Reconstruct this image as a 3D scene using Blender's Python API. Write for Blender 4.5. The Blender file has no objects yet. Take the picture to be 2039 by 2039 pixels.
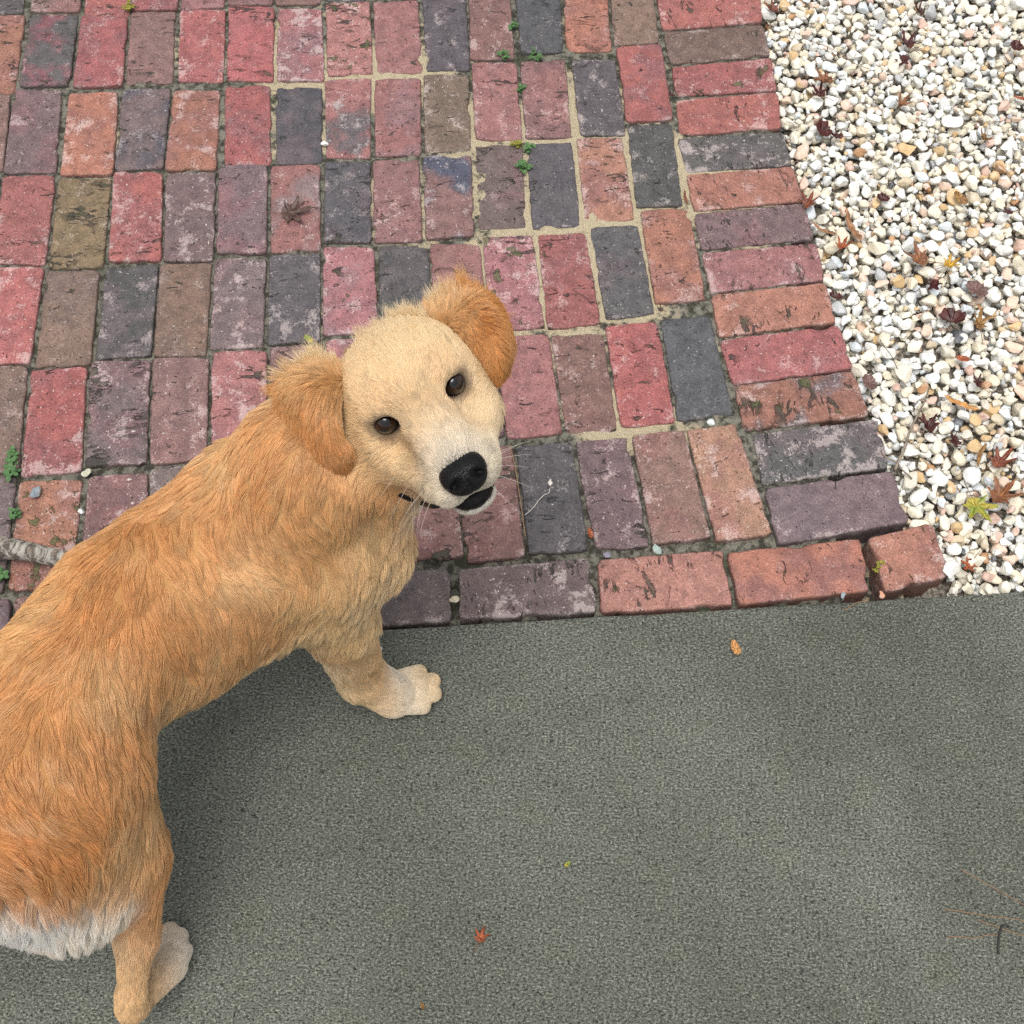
import bpy, bmesh, math, random
import numpy as np
from mathutils import Vector, Matrix, noise as mnoise

random.seed(7)
rng = np.random.default_rng(7)
scene = bpy.context.scene
COL = scene.collection
R = math.radians

# ---------------------------------------------------------------- camera
S = 2039.0
FPX, PITCH, ROLL, CAM_H = 2400.0, R(62.432), R(4.063), 1.66
FWD = Vector((0, math.cos(PITCH), -math.sin(PITCH)))
UP0 = Vector((0, math.sin(PITCH), math.cos(PITCH)))
RT0 = Vector((1, 0, 0))
CR, SR = math.cos(ROLL), math.sin(ROLL)
CRT = RT0 * CR + UP0 * SR
CUP = UP0 * CR - RT0 * SR
CPOS = Vector((0, 0, CAM_H))
cam_d = bpy.data.cameras.new('camera')
cam = bpy.data.objects.new('camera', cam_d)
COL.objects.link(cam)
m = Matrix.Identity(4)
for i, v in enumerate((CRT, CUP, -FWD, CPOS)):
    m[0][i], m[1][i], m[2][i] = v
cam.matrix_world = m
cam_d.sensor_fit = 'HORIZONTAL'
cam_d.angle = 2 * math.atan(S / 2 / FPX)
cam_d.clip_start, cam_d.clip_end = 0.05, 200
scene.camera = cam

# ---------------------------------------------------------------- daylight: thin overcast
SUN_EL, SUN_AZ = R(78), R(-150)          # azimuth measured from +Y towards +X
world = bpy.data.worlds.new('World')
scene.world = world
world.use_nodes = True
wn = world.node_tree
sky = wn.nodes.new('ShaderNodeTexSky')
sky.sky_type = 'NISHITA'
sky.sun_disc = False
sky.sun_elevation = SUN_EL
sky.sun_rotation = SUN_AZ
sky.air_density, sky.dust_density, sky.ozone_density = 1.0, 3.5, 1.0
bg = wn.nodes['Background']
bg.inputs['Strength'].default_value = 0.15
hsv = wn.nodes.new('ShaderNodeHueSaturation')
hsv.inputs['Saturation'].default_value = 0.22      # cloud cover: greyer than a clear sky
wn.links.new(sky.outputs[0], hsv.inputs['Color'])
wn.links.new(hsv.outputs[0], bg.inputs['Color'])
sun_d = bpy.data.lights.new('sun', 'SUN')
sun_d.energy, sun_d.angle, sun_d.color = 1.5, R(30), (1.0, 0.965, 0.91)
sun = bpy.data.objects.new('sun', sun_d)
COL.objects.link(sun)
sdir = Vector((math.sin(SUN_AZ) * math.cos(SUN_EL), math.cos(SUN_AZ) * math.cos(SUN_EL), math.sin(SUN_EL)))
sun.rotation_euler = sdir.to_track_quat('Z', 'Y').to_euler()
vs = scene.view_settings
vs.view_transform, vs.look, vs.gamma, vs.exposure = 'Standard', 'None', 1.0, 0.28
vs.use_curve_mapping = False
cy = scene.cycles
cy.use_denoising = False
try:
    cy.denoiser = 'OPENIMAGEDENOISE'; cy.denoising_input_passes = 'RGB_ALBEDO_NORMAL'
except Exception:
    pass
cy.max_bounces, cy.diffuse_bounces, cy.glossy_bounces, cy.transmission_bounces = 8, 3, 4, 6
cy.transparent_max_bounces = 6
cy.sample_clamp_indirect = 6.0
scene.render.hair_type = 'STRAND'
scene.cycles_curves.shape = 'RIBBONS'

# ---------------------------------------------------------------- helpers
def ray(px, py):                        # photograph pixel (2039 wide) -> unit-depth direction
    return FWD + CRT * ((px - S / 2) / FPX) - CUP * ((py - S / 2) / FPX)
def at(px, py, z=0.0):                  # the point of height z seen there
    d = ray(px, py)
    return CPOS + d * ((z - CAM_H) / d.z)
KD = S / 1932.0
def dp(px, py, z=0.0):
    return at(px * KD, py * KD, z)

def mesh_obj(name, verts, faces, mat, parent=None, smooth=True):
    me = bpy.data.meshes.new(name)
    me.from_pydata([tuple(v) for v in verts], [], faces)
    if smooth:
        me.polygons.foreach_set('use_smooth', [True] * len(me.polygons))
    me.materials.append(mat)
    o = bpy.data.objects.new(name, me)
    COL.objects.link(o)
    if parent: o.parent = parent
    return o
def tag(o, label=None, cat=None, group=None, kind=None):
    if label: o['label'] = label
    if cat: o['category'] = cat
    if group: o['group'] = group
    if kind: o['kind'] = kind
    return o
def empty(name, loc=(0, 0, 0)):
    o = bpy.data.objects.new(name, None)
    o.empty_display_size = 0.05
    COL.objects.link(o); o.location = loc
    return o

class NT:                               # terse node-tree writer
    def __init__(s, name):
        s.mat = bpy.data.materials.new(name); s.mat.use_nodes = True
        s.t = s.mat.node_tree; s.t.nodes.clear()
        s.out = s.n('ShaderNodeOutputMaterial')
    def n(s, typ, **kw):
        x = s.t.nodes.new(typ)
        for k, v in kw.items(): setattr(x, k, v)
        return x
    def put(s, sock, v):
        if v is None: return
        if isinstance(v, bpy.types.NodeSocket): s.t.links.new(v, sock)
        else:
            if isinstance(v, (tuple, list)) and len(v) == 3 and len(sock.default_value) == 4: v = (*v, 1)
            sock.default_value = v
    def math(s, op, a, b=None, c=None, clamp=False):
        x = s.n('ShaderNodeMath', operation=op, use_clamp=clamp)
        for i, v in enumerate((a, b, c)):
            if v is not None: s.put(x.inputs[i], v)
        return x.outputs[0]
    def vmath(s, op, a, b=None):
        x = s.n('ShaderNodeVectorMath', operation=op)
        s.put(x.inputs[0], a)
        if b is not None: s.put(x.inputs[1], b)
        return x.outputs[0]
    def mix(s, f, a, b, blend='MIX'):
        x = s.n('ShaderNodeMix', data_type='RGBA', blend_type=blend)
        s.put(x.inputs[0], f); s.put(x.inputs[6], a); s.put(x.inputs[7], b)
        return x.outputs[2]
    def ramp(s, f, a, b, lo=0.0, hi=1.0):
        x = s.n('ShaderNodeMapRange', interpolation_type='SMOOTHSTEP')
        s.put(x.inputs[0], f); s.put(x.inputs[1], a); s.put(x.inputs[2], b)
        s.put(x.inputs[3], lo); s.put(x.inputs[4], hi)
        return x.outputs[0]
    def noise(s, vec, scale, detail=3, rough=0.55, dist=0.0):
        x = s.n('ShaderNodeTexNoise')
        s.put(x.inputs['Vector'], vec); s.put(x.inputs['Scale'], scale)
        s.put(x.inputs['Detail'], detail); s.put(x.inputs['Roughness'], rough); s.put(x.inputs['Distortion'], dist)
        return x.outputs[0]
    def voro(s, vec, scale, feature='F1', out='Distance', rnd=1.0):
        x = s.n('ShaderNodeTexVoronoi', feature=feature)
        s.put(x.inputs['Vector'], vec); s.put(x.inputs['Scale'], scale); s.put(x.inputs['Randomness'], rnd)
        return x.outputs[out]
    def attr(s, name, typ='GEOMETRY', out='Fac'):
        return s.n('ShaderNodeAttribute', attribute_name=name, attribute_type=typ).outputs[out]
    def coord(s, which='Object'):
        return s.n('ShaderNodeTexCoord').outputs[which]
    def mapping(s, vec, scale=(1, 1, 1), loc=None, rot=None):
        x = s.n('ShaderNodeMapping')
        s.put(x.inputs[0], vec); s.put(x.inputs[3], scale)
        if loc is not None: s.put(x.inputs[1], loc)
        if rot is not None: s.put(x.inputs[2], rot)
        return x.outputs[0]
    def bump(s, h, dist, strength=1.0, normal=None):
        x = s.n('ShaderNodeBump')
        s.put(x.inputs['Strength'], strength); s.put(x.inputs['Distance'], dist); s.put(x.inputs['Height'], h)
        if normal is not None: s.put(x.inputs['Normal'], normal)
        return x.outputs[0]
    def bsdf(s, color, rough=0.7, normal=None, spec=0.5, **kw):
        x = s.n('ShaderNodeBsdfPrincipled')
        s.put(x.inputs['Base Color'], color); s.put(x.inputs['Roughness'], rough)
        s.put(x.inputs['Specular IOR Level'], spec)
        if normal is not None: s.put(x.inputs['Normal'], normal)
        for k, v in kw.items(): s.put(x.inputs[k], v)
        s.t.links.new(x.outputs[0], s.out.inputs[0])
        return s.mat

def tube(pts3, radii, nseg=10, flat=None, close=True):
    V, F = [], []
    P3 = [Vector(p) for p in pts3]
    up = Vector((0, 0, 1))
    for i, p in enumerate(P3):
        t = (P3[min(i + 1, len(P3) - 1)] - P3[max(i - 1, 0)]).normalized()
        u = t.cross(flat if flat is not None else up)
        if u.length < 1e-5: u = t.cross(Vector((1, 0, 0)))
        u.normalize(); w = u.cross(t)
        for j in range(nseg):
            a = 2 * math.pi * j / nseg
            ru, rw = radii[i] if isinstance(radii[i], tuple) else (radii[i], radii[i])
            V.append(p + u * (ru * math.cos(a)) + w * (rw * math.sin(a)))
    for i in range(len(P3) - 1):
        for j in range(nseg):
            F.append((i * nseg + j, i * nseg + (j + 1) % nseg, (i + 1) * nseg + (j + 1) % nseg, (i + 1) * nseg + j))
    if close:
        F.append(tuple(range(nseg))[::-1]); F.append(tuple((len(P3) - 1) * nseg + j for j in range(nseg)))
    return V, F

# ================================================================ the setting: soil, slab, paving
def sock_obj_color(t): return t.n('ShaderNodeObjectInfo').outputs['Color']

def mat_soil():
    t = NT('soil'); v = t.coord('Object')
    a = t.noise(v, 9, 5, .65); b = t.noise(v, 160, 3, .6)
    c = t.mix(t.ramp(a, .35, .65), (.030, .024, .018), (.085, .068, .048))
    c = t.mix(t.ramp(b, .55, .75, 0, .6), c, (.20, .17, .125))
    return t.bsdf(c, .9, t.bump(t.math('ADD', a, t.math('MULTIPLY', b, .6)), .012))
M_SOIL = mat_soil()

def mat_concrete():
    t = NT('damp_concrete'); v = t.coord('Object')
    big = t.noise(v, 2.1, 5, .62); mid = t.noise(v, 8, 5, .65)
    grain = t.noise(t.mapping(v, (.8, 1.15, 1)), 330, 3, .75); grain2 = t.noise(v, 760, 2, .7); pit = t.noise(v, 120, 4, .7)
    bv = t.mapping(v, (14, 300, 1), rot=(0, 0, R(3.4)))
    broom = t.noise(bv, 1.0, 4, .75, .3)
    bm_ = t.math('MULTIPLY', t.ramp(broom, .52, .72), t.ramp(t.noise(v, 4, 3), .36, .66, .12, .8))
    c = t.mix(t.ramp(big, .30, .70), (.150, .157, .128), (.235, .246, .204))
    c = t.mix(t.ramp(mid, .36, .70, 0, .42), c, t.mix(1.0, c, (.66, .67, .64), 'MULTIPLY'))
    c = t.mix(t.ramp(t.noise(v, 14, 4, .6), .56, .70, 0, .35), c, t.mix(1.0, c, (1.05, 1.04, .84), 'MULTIPLY'))
    c = t.mix(t.ramp(grain, .34, .53, .95, 0), c, t.mix(1.0, c, (.14, .14, .14), 'MULTIPLY'))
    c = t.mix(t.ramp(grain, .52, .66, 0, .95), c, t.mix(1.0, c, (2.35, 2.35, 2.25), 'MULTIPLY'))
    c = t.mix(t.ramp(grain2, .50, .66, 0, .55), c, t.mix(1.0, c, (.45, .45, .45), 'MULTIPLY'))
    c = t.mix(t.ramp(pit, .60, .70, 0, .75), c, t.mix(1.0, c, (.30, .30, .30), 'MULTIPLY'))
    c = t.mix(t.math('MULTIPLY', bm_, .40), c, t.mix(1.0, c, (.40, .40, .40), 'MULTIPLY'))
    cell = t.voro(v, 300, 'F1', 'Distance')
    pick = t.n('ShaderNodeSeparateColor'); t.put(pick.inputs[0], t.voro(v, 300, 'F1', 'Color'))
    sp = t.math('MULTIPLY', t.ramp(cell, .36, .20), t.ramp(pick.outputs[0], .93, .95))
    c = t.mix(t.math('MULTIPLY', sp, .65), c, (.56, .55, .47))
    h = t.math('ADD', t.math('MULTIPLY', grain, 1.3), t.math('ADD', t.math('MULTIPLY', grain2, .3), t.math('MULTIPLY', t.math('ADD', t.math('MULTIPLY', bm_, .2), t.ramp(pit, .60, .70)), -.7)))
    wet = t.ramp(mid, .25, .65, .55, .85)
    return t.bsdf(c, wet, t.bump(h, .0042), .35)
M_CONC = mat_concrete()

def mat_sand():
    t = NT('joint_sand'); v = t.coord('Object')
    a = t.noise(v, 5.5, 4, .6); b = t.noise(v, 70, 4, .65); g = t.noise(v, 700, 2, .7)
    amt = t.attr('sand')
    f = t.ramp(t.math('ADD', t.math('ADD', amt, t.math('MULTIPLY', t.math('SUBTRACT', a, .5), 2.4)), t.math('MULTIPLY', t.math('SUBTRACT', b, .5), .9)), .35, .62)
    dark = t.mix(t.ramp(b, .38, .60), (.065, .062, .048), (.27, .255, .205))
    dark = t.mix(t.ramp(t.noise(v, 17, 4), .54, .68, 0, .75), dark, (.060, .068, .038))
    light = t.mix(t.ramp(g, .35, .65), (.50, .41, .26), (.72, .62, .43))
    light = t.mix(t.ramp(b, .58, .72, 0, .7), light, (.20, .16, .09))
    c = t.mix(f, dark, light)
    return t.bsdf(c, .9, t.bump(t.math('ADD', g, t.math('MULTIPLY', b, 2)), .004), .2)
M_SAND = mat_sand()

def mat_brick():
    t = NT('weathered_brick')
    oi = t.n('ShaderNodeObjectInfo'); rnd = oi.outputs['Random']; base = oi.outputs['Color']
    shift = t.n('ShaderNodeCombineXYZ'); t.put(shift.inputs[0], t.math('MULTIPLY', rnd, 37.0)); t.put(shift.inputs[1], t.math('MULTIPLY', rnd, 91.0)); t.put(shift.inputs[2], t.math('MULTIPLY', rnd, 13.0))
    v = t.vmath('ADD', t.coord('Object'), shift.outputs[0])
    edge = t.attr('edge')                       # 0 rim .. 1 middle
    second = t.attr('second', 'OBJECT', 'Color')
    pits, lime, moss, two = (t.attr(k, 'OBJECT') for k in ('pits', 'lime', 'moss', 'two'))
    big = t.noise(v, 13, 3, .55); mid = t.noise(v, 46, 5, .62); fine = t.noise(v, 330, 3, .7); sp = t.noise(v, 900, 2, .7)
    # two-tone firing
    c = t.mix(t.math('MULTIPLY', t.ramp(big, .44, .60), two), base, second)
    c = t.mix(t.ramp(mid, .36, .66, 0, .70), c, t.mix(1.0, c, (.56, .56, .58), 'MULTIPLY'))
    c = t.mix(t.ramp(fine, .40, .64, 0, .85), c, t.mix(1.0, c, (1.55, 1.55, 1.52), 'MULTIPLY'))
    c = t.mix(t.ramp(sp, .55, .68, 0, .75), c, t.mix(1.0, c, (.45, .42, .42), 'MULTIPLY'))
    # lime bloom: towards rims and in clouds
    rim = t.ramp(edge, .38, .02)
    cloud = t.ramp(t.noise(v, 26, 5, .7), .46, .70)
    lm = t.math('MULTIPLY', t.math('ADD', t.math('MULTIPLY', rim, .34), t.math('MULTIPLY', cloud, .95)), lime)
    lmask = t.ramp(t.math('ADD', lm, t.math('MULTIPLY', t.math('SUBTRACT', fine, .5), 1.9)), .36, 1.0)
    c = t.mix(t.math('MULTIPLY', lmask, .78), c, t.mix(.60, t.mix(1.0, c, (1.7, 1.7, 1.7), 'MULTIPLY'), (.56, .48, .45)))
    fleck = t.ramp(t.noise(v, 210, 2, .5), .69, .73)
    c = t.mix(t.math('MULTIPLY', t.math('MULTIPLY', fleck, .85), lime), c, (.66, .60, .54))
    # drag marks / pits across the face
    pv = t.mapping(v, (62, 24, 20))
    dist = t.noise(t.mapping(v, (120, 120, 1)), 1.0, 2)
    pn = t.noise(t.vmath('ADD', pv, t.vmath('MULTIPLY', t.n('ShaderNodeCombineXYZ').outputs[0], (0, 0, 0))), 1.0, 4, .62, 1.1)
    gate = t.ramp(t.noise(v, 17, 2), .45, .62)
    thr = t.math('SUBTRACT', .685, t.math('MULTIPLY', pits, .105))
    pm = t.math('MULTIPLY', t.ramp(pn, thr, t.math('ADD', thr, .035)), gate)
    hole = t.ramp(t.noise(v, 155, 2, .5), .31, .265)
    dark = t.math('MAXIMUM', pm, t.math('MULTIPLY', hole, .8))
    mossn = t.math('MULTIPLY', t.ramp(t.noise(v, 34, 4, .65), t.math('SUBTRACT', .80, t.math('MULTIPLY', moss, .26)), t.math('SUBTRACT', .84, t.math('MULTIPLY', moss, .26))), 1.0)
    pitcol = t.mix(t.ramp(mid, .45, .6), (.030, .026, .024), (.060, .062, .035))
    c = t.mix(t.math('MULTIPLY', dark, .88), c, pitcol)
    mosscol = t.mix(fine, (.035, .045, .015), (.16, .17, .065))
    c = t.mix(t.math('MULTIPLY', mossn, .85), c, mosscol)
    grime = t.ramp(t.math('ADD', edge, t.math('MULTIPLY', t.math('SUBTRACT', mid, .5), .35)), .085, .0)
    c = t.mix(t.math('MULTIPLY', grime, .55), c, (.060, .052, .044))
    h = t.math('ADD', t.math('MULTIPLY', mid, 1.1), t.math('ADD', t.math('MULTIPLY', fine, .55), t.math('MULTIPLY', dark, -2.0)))
    h = t.math('ADD', h, t.math('MULTIPLY', mossn, .8))
    ro = t.math('ADD', t.ramp(mid, .3, .7, .36, .58), t.math('MULTIPLY', lmask, .2))
    return t.bsdf(c, ro, t.bump(h, .0042), .45)
M_BRICK = mat_brick()

# soil sheet under everything
g = 40.0
ground = mesh_obj('ground', [(-g, -g, -.09), (g, -g, -.09), (g, g, -.09), (-g, g, -.09)], [(0, 1, 2, 3)], M_SOIL)
tag(ground, kind='structure')

# concrete slab, arris rounded, edge line as in the photograph
E0, E1 = at(765, 1251), at(2039, 1175)
ed = (E1 - E0).normalized(); en = Vector((ed.y, -ed.x, 0))           # en points to the camera side
def slab():
    prof = [(0.0, -.10), (0.0, -.007), (.0015, -.0035), (.005, -.001), (.010, 0.0), (.06, 0.0), (2.6, 0.0)]
    n = 160; L0, L1 = -2.2, 3.6
    vs_, fs = [], []
    for i in range(n + 1):
        s = L0 + (L1 - L0) * i / n
        wob = mnoise.noise((s * 9, 3.1, 0)) * .0022 + mnoise.noise((s * 40, 1.7, 0)) * .0012
        for k, (d, z) in enumerate(prof):
            p = E0 + ed * s + en * (d + (wob if k < 5 else 0))
            vs_.append((p.x, p.y, z + (mnoise.noise((s * 30, d * 50, 2)) * .0008 if 0 < k < 4 else 0)))
    m_ = len(prof)
    for i in range(n):
        for k in range(m_ - 1):
            a = i * m_ + k
            fs.append((a, a + 1, a + m_ + 1, a + m_))
    return vs_, fs
sv, sf = slab()
pavement = mesh_obj('pavement', sv, sf, M_CONC)
tag(pavement, kind='structure')

BRICKS = """
a0 D -38,-112 52,-112 46,25 -48,28
a1 M 69,-112 170,-112 160,25 61,24
a2 R 179,-112 269,-112 256,32 166,30
a3 R 271,-112 360,-112 354,20 262,22
a4 P 362,-112 455,-112 448,16 360,19
a5 M 458,-112 548,-120 543,11 454,10
a6 M 552,-125 642,-125 639,10 549,10
a7 D 648,-130 736,-132 737,0 650,1
a8 M 740,-135 828,-138 832,-3 740,-2
b_ O -48,32 51,29 28,186 -72,186
b0 D 60,29 156,29 139,172 38,175
b1 R 162,32 255,35 244,172 145,175
b2 M 260,24 350,22 344,165 250,169
b3 R 359,21 450,21 445,165 354,162
b4 R 456,14 546,16 544,162 451,161
b5 P 553,18 642,18 646,162 552,161
b6 P 649,8 737,4 743,148 652,152
b7 P 743,5 832,2 842,145 749,146
b8 D 840,-5 928,-5 936,141 850,141
b9 M 933,-15 1015,-15 1025,120 937,121
b10 D 1025,-22 1114,-22 1122,106 1037,108
b11 O 1121,-25 1208,-25 1218,102 1128,104
b12 B 1214,-40 1298,-42 1312,86 1222,92
c_ M -80,189 22,189 5,342 -100,348
c0 V 28,179 124,179 112,345 6,346
c1 O 136,185 236,182 225,349 120,351
c2 V 244,179 341,176 325,336 228,340
c3 O 345,179 438,179 431,340 328,341
c4 R 448,170 538,171 540,328 446,329
c5 D 550,175 642,175 642,325 550,328
c6 P 647,160 739,156 738,315 649,314
c7 P 746,158 838,156 839,310 747,312
c8 B 843,151 933,151 938,300 846,304
c9 P 939,125 1028,125 1041,281 947,278
c10 M 1036,124 1125,119 1138,274 1046,278
c11 D 1137,120 1225,120 1246,271 1156,272
c12 R 1227,95 1316,90 1340,240 1248,245
d_ M -100,352 0,352 -21,525 -125,525
d0 R 6,351 111,349 90,528 -15,525
d1 Y 116,355 222,354 205,532 96,536
d2 R 226,342 325,344 321,521 216,521
d3 V 331,345 430,344 425,521 325,522
d4 V 436,331 532,328 532,504 431,508
d5 P 540,330 637,328 639,500 539,504
d6 D 647,322 738,322 740,484 644,485
d7 M 742,319 834,316 842,481 744,486
d8 M 843,312 938,310 944,472 848,478
d9 V 945,288 1042,288 1048,454 952,458
d10 D 1047,289 1138,285 1157,451 1060,458
d11 O 1147,276 1238,276 1264,439 1164,445
d12 D 1250,248 1338,245 1358,411 1266,414
e0 R -19,532 88,532 59,723 -48,726
e1 B 92,539 199,539 181,727 69,734
e2 D 212,527 315,527 301,709 192,717
e3 B 319,526 422,524 411,708 305,710
e4 V 429,516 530,514 524,692 416,696
e5 D 536,508 637,504 638,680 533,687
e6 P 643,492 744,490 754,663 643,668
e7 D 754,490 853,493 863,663 756,663
e8 M 856,484 956,486 969,656 866,658
e9 P 960,472 1060,468 1085,654 977,659
e10 R 1070,467 1167,463 1196,647 1091,656
e11 D 1174,453 1270,448 1304,626 1206,638
e12 O 1274,420 1371,415 1407,599 1304,606
f0 B -51,729 56,728 36,940 -82,946
f1 R 61,737 174,729 162,940 40,950
f2 V 181,719 300,716 292,924 170,930
f3 M 305,714 416,712 412,916 298,926
f4 P 422,700 532,698 529,908 420,910
f5 M 539,693 643,688 643,896 537,898
f6 P 649,676 756,670 760,883 648,883
f7 R 760,669 868,669 878,880 766,880
f8 V 873,663 979,663 1006,870 886,878
f9 P 985,670 1092,669 1121,864 1010,874
f10 M 1097,667 1200,663 1231,858 1127,864
f11 R 1204,650 1308,642 1345,843 1237,852
f12 D 1315,636 1414,626 1462,829 1350,839
g0 V -82,949 34,948 5,1180 -115,1182
g1 O 39,956 164,954 140,1178 16,1174
g2 M 176,948 295,941 288,1165 156,1172
g3 V 300,935 418,925 412,1152 295,1162
g4 R 424,920 540,912 540,1140 420,1150
g5 M 546,905 662,898 668,1128 548,1138
g6 R 669,895 774,895 801,1118 675,1125
g8 M 778,898 896,894 925,1108 806,1118
g9 M 900,895 1020,889 1046,1108 931,1121
g10 D 1028,888 1140,880 1172,1096 1054,1104
g11 V 1145,879 1248,872 1294,1089 1186,1094
g12 M 1258,869 1361,858 1416,1071 1300,1085
g13 S 1366,857 1466,845 1537,1064 1426,1079
h1_ V -225,1208 21,1191 15,1290 -232,1305
h2_ M 29,1190 272,1178 270,1275 22,1289
h3_ M 280,1176 525,1161 522,1260 278,1274
h4_ V 532,1161 645,1153 648,1252 530,1259
h0 V 645,1146 894,1131 900,1236 652,1251
h1 V 914,1136 1172,1112 1189,1219 914,1234
h2 S 1190,1114 1439,1095 1459,1204 1196,1221
h3 O 1448,1100 1711,1072 1736,1176 1472,1205
h4 O 1728,1070 1857,1040 1892,1146 1766,1178
r0 R 1306,-12 1513,-20 1519,45 1318,60
r1 B 1320,64 1520,49 1534,110 1336,129
r2 R 1336,135 1535,114 1549,180 1348,192
r3 R 1345,200 1549,185 1556,256 1354,269
r4 D 1348,275 1559,262 1578,328 1366,344
r5 O 1366,348 1578,331 1600,402 1381,422
r6 V 1382,426 1600,406 1622,476 1396,499
r7 P 1397,504 1626,483 1643,558 1414,584
r8 O 1415,589 1644,563 1666,642 1432,672
r9 R 1432,678 1670,648 1699,734 1459,767
r10 O 1462,769 1699,738 1732,827 1482,860
r11 D 1498,864 1749,836 1768,932 1518,966
r12 V 1522,974 1776,938 1811,1040 1548,1086
"""

PAL = dict(R=(.335, .108, .104), P=(.310, .132, .138), M=(.215, .118, .115), V=(.162, .112, .120), D=(.088, .079, .088),
           B=(.185, .116, .098), O=(.325, .140, .105), S=(.37, .185, .145), Y=(.18, .125, .078))
SEC = dict(R=(.225, .095, .100), P=(.240, .14, .150), M=(.27, .12, .11), V=(.235, .115, .12), D=(.13, .098, .104),
           B=(.135, .098, .092), O=(.25, .115, .10), S=(.29, .135, .11), Y=(.14, .108, .07))
SPECIAL = dict(b6=dict(moss=.75, pits=1.1), e6=dict(moss=.6), e9=dict(moss=.85, pits=1.2), e10=dict(pits=1.0), d1=dict(pits=1.5, moss=.45, lime=.7),
               g1=dict(moss=.85, lime=1.2), h1=dict(pits=1.0, lime=1.5), b5=dict(lime=1.5), f1=dict(lime=1.25), f4=dict(lime=1.2), r4=dict(lime=1.3),
               r10=dict(moss=.65, pits=1.2, two=.8), h2=dict(moss=.5, pits=1.1), f2=dict(pits=1.6), d2=dict(moss=.5, pits=1.0), r7=dict(moss=.5, lime=1.1), r2=dict(moss=.6),
               r11=dict(lime=1.3), r12=dict(lime=.8, pits=.2), c5=dict(pits=.4, lime=.35), e2=dict(lime=.8, pits=.15), e3=dict(pits=.3), f12=dict(pits=.1, lime=.6), d12=dict(lime=.8),
               d8=dict(two=1.0), c6=dict(two=1.0), c2=dict(two=.9), b0=dict(two=.7, pits=.8), h3=dict(pits=.5, lime=.6), h4=dict(pits=1.0), d5=dict(lime=1.0, two=.6), e1=dict(two=.5, moss=.2))
SECX = dict(d8=(.07, .075, .11), c6=(.12, .10, .105), c2=(.075, .07, .085), r10=(.10, .085, .10), b0=(.26, .07, .085), d5=(.22, .19, .19))

quads = []
for line in BRICKS.strip().splitlines():
    p = line.split()
    quads.append([p[0], p[1], [at(*map(float, s.split(','))) for s in p[2:]]])
byname = {q[0]: q for q in quads}
for k in ('b_', 'c_', 'd_', 'e0', 'f0', 'g0'):                     # one more column just outside the frame
    q = byname[k][2]; sh = (q[0] - q[1]) * 1.06
    quads.append([k + 'x', random.choice('RMVDP'), [c + sh for c in q]])
for k in ('b8', 'b9', 'b10', 'b11', 'b12', 'r0'):
    q = byname[k][2]; sh = (q[0] - q[3]) * 1.05
    quads.append([k + 'x', random.choice('RMVDP'), [c + sh for c in q]])

# bed of jointing sand (parent of the bricks)
bx0, bx1, by0, by1 = -1.35, .62, .05, 2.35
ORG = at(1700, 1130); OTOP = at(1513, -20)
nx, ny = 260, 300
vs_, sand_a = [], []
def sand_amount(x, y):
    # yellow sand was swept mainly over the middle and the far right of the path; near the slab and on the left it has washed out
    p1, p2 = at(1150, 420), at(1300, 830)
    a = math.exp(-(((x - p1.x) / .33) ** 2 + ((y - p1.y) / .32) ** 2)) * 1.05
    b = math.exp(-(((x - p2.x) / .17) ** 2 + ((y - p2.y) / .07) ** 2)) * .7
    p3 = at(650, 150)
    c_ = math.exp(-(((x - p3.x) / .40) ** 2 + ((y - p3.y) / .22) ** 2)) * .62
    return min(1.0, max(a, b, c_))
for j in range(ny + 1):
    for i in range(nx + 1):
        x = bx0 + (bx1 - bx0) * i / nx; y = by0 + (by1 - by0) * j / ny
        # the bed stops under the outer border course and at the slab
        tt = (y - ORG.y) / (OTOP.y - ORG.y); xr = ORG.x + (OTOP.x - ORG.x) * tt - .012
        s_a = sand_amount(x, y)
        bare_ = max(0.0, min(1.0, (.16 - ((Vector((x, y, 0)) - E0).dot(-en))) / .10))
        z = -.0045 - bare_ * .007 + s_a * .0035 + mnoise.noise((x * 14, y * 14, 0)) * .0026 + mnoise.noise((x * 70, y * 70, 5)) * .0014
        if x > xr: z = -.05
        if (Vector((x, y, 0)) - E0).dot(en) > -.004: z = -.06
        vs_.append((x, y, z)); sand_a.append(s_a)
fs = [(j * (nx + 1) + i, j * (nx + 1) + i + 1, (j + 1) * (nx + 1) + i + 1, (j + 1) * (nx + 1) + i) for j in range(ny) for i in range(nx)]
path = mesh_obj('brick_path', vs_, fs, M_SAND)
at_ = path.data.attributes.new('sand', 'FLOAT', 'POINT'); at_.data.foreach_set('value', sand_a)
tag(path, kind='structure')

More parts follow.
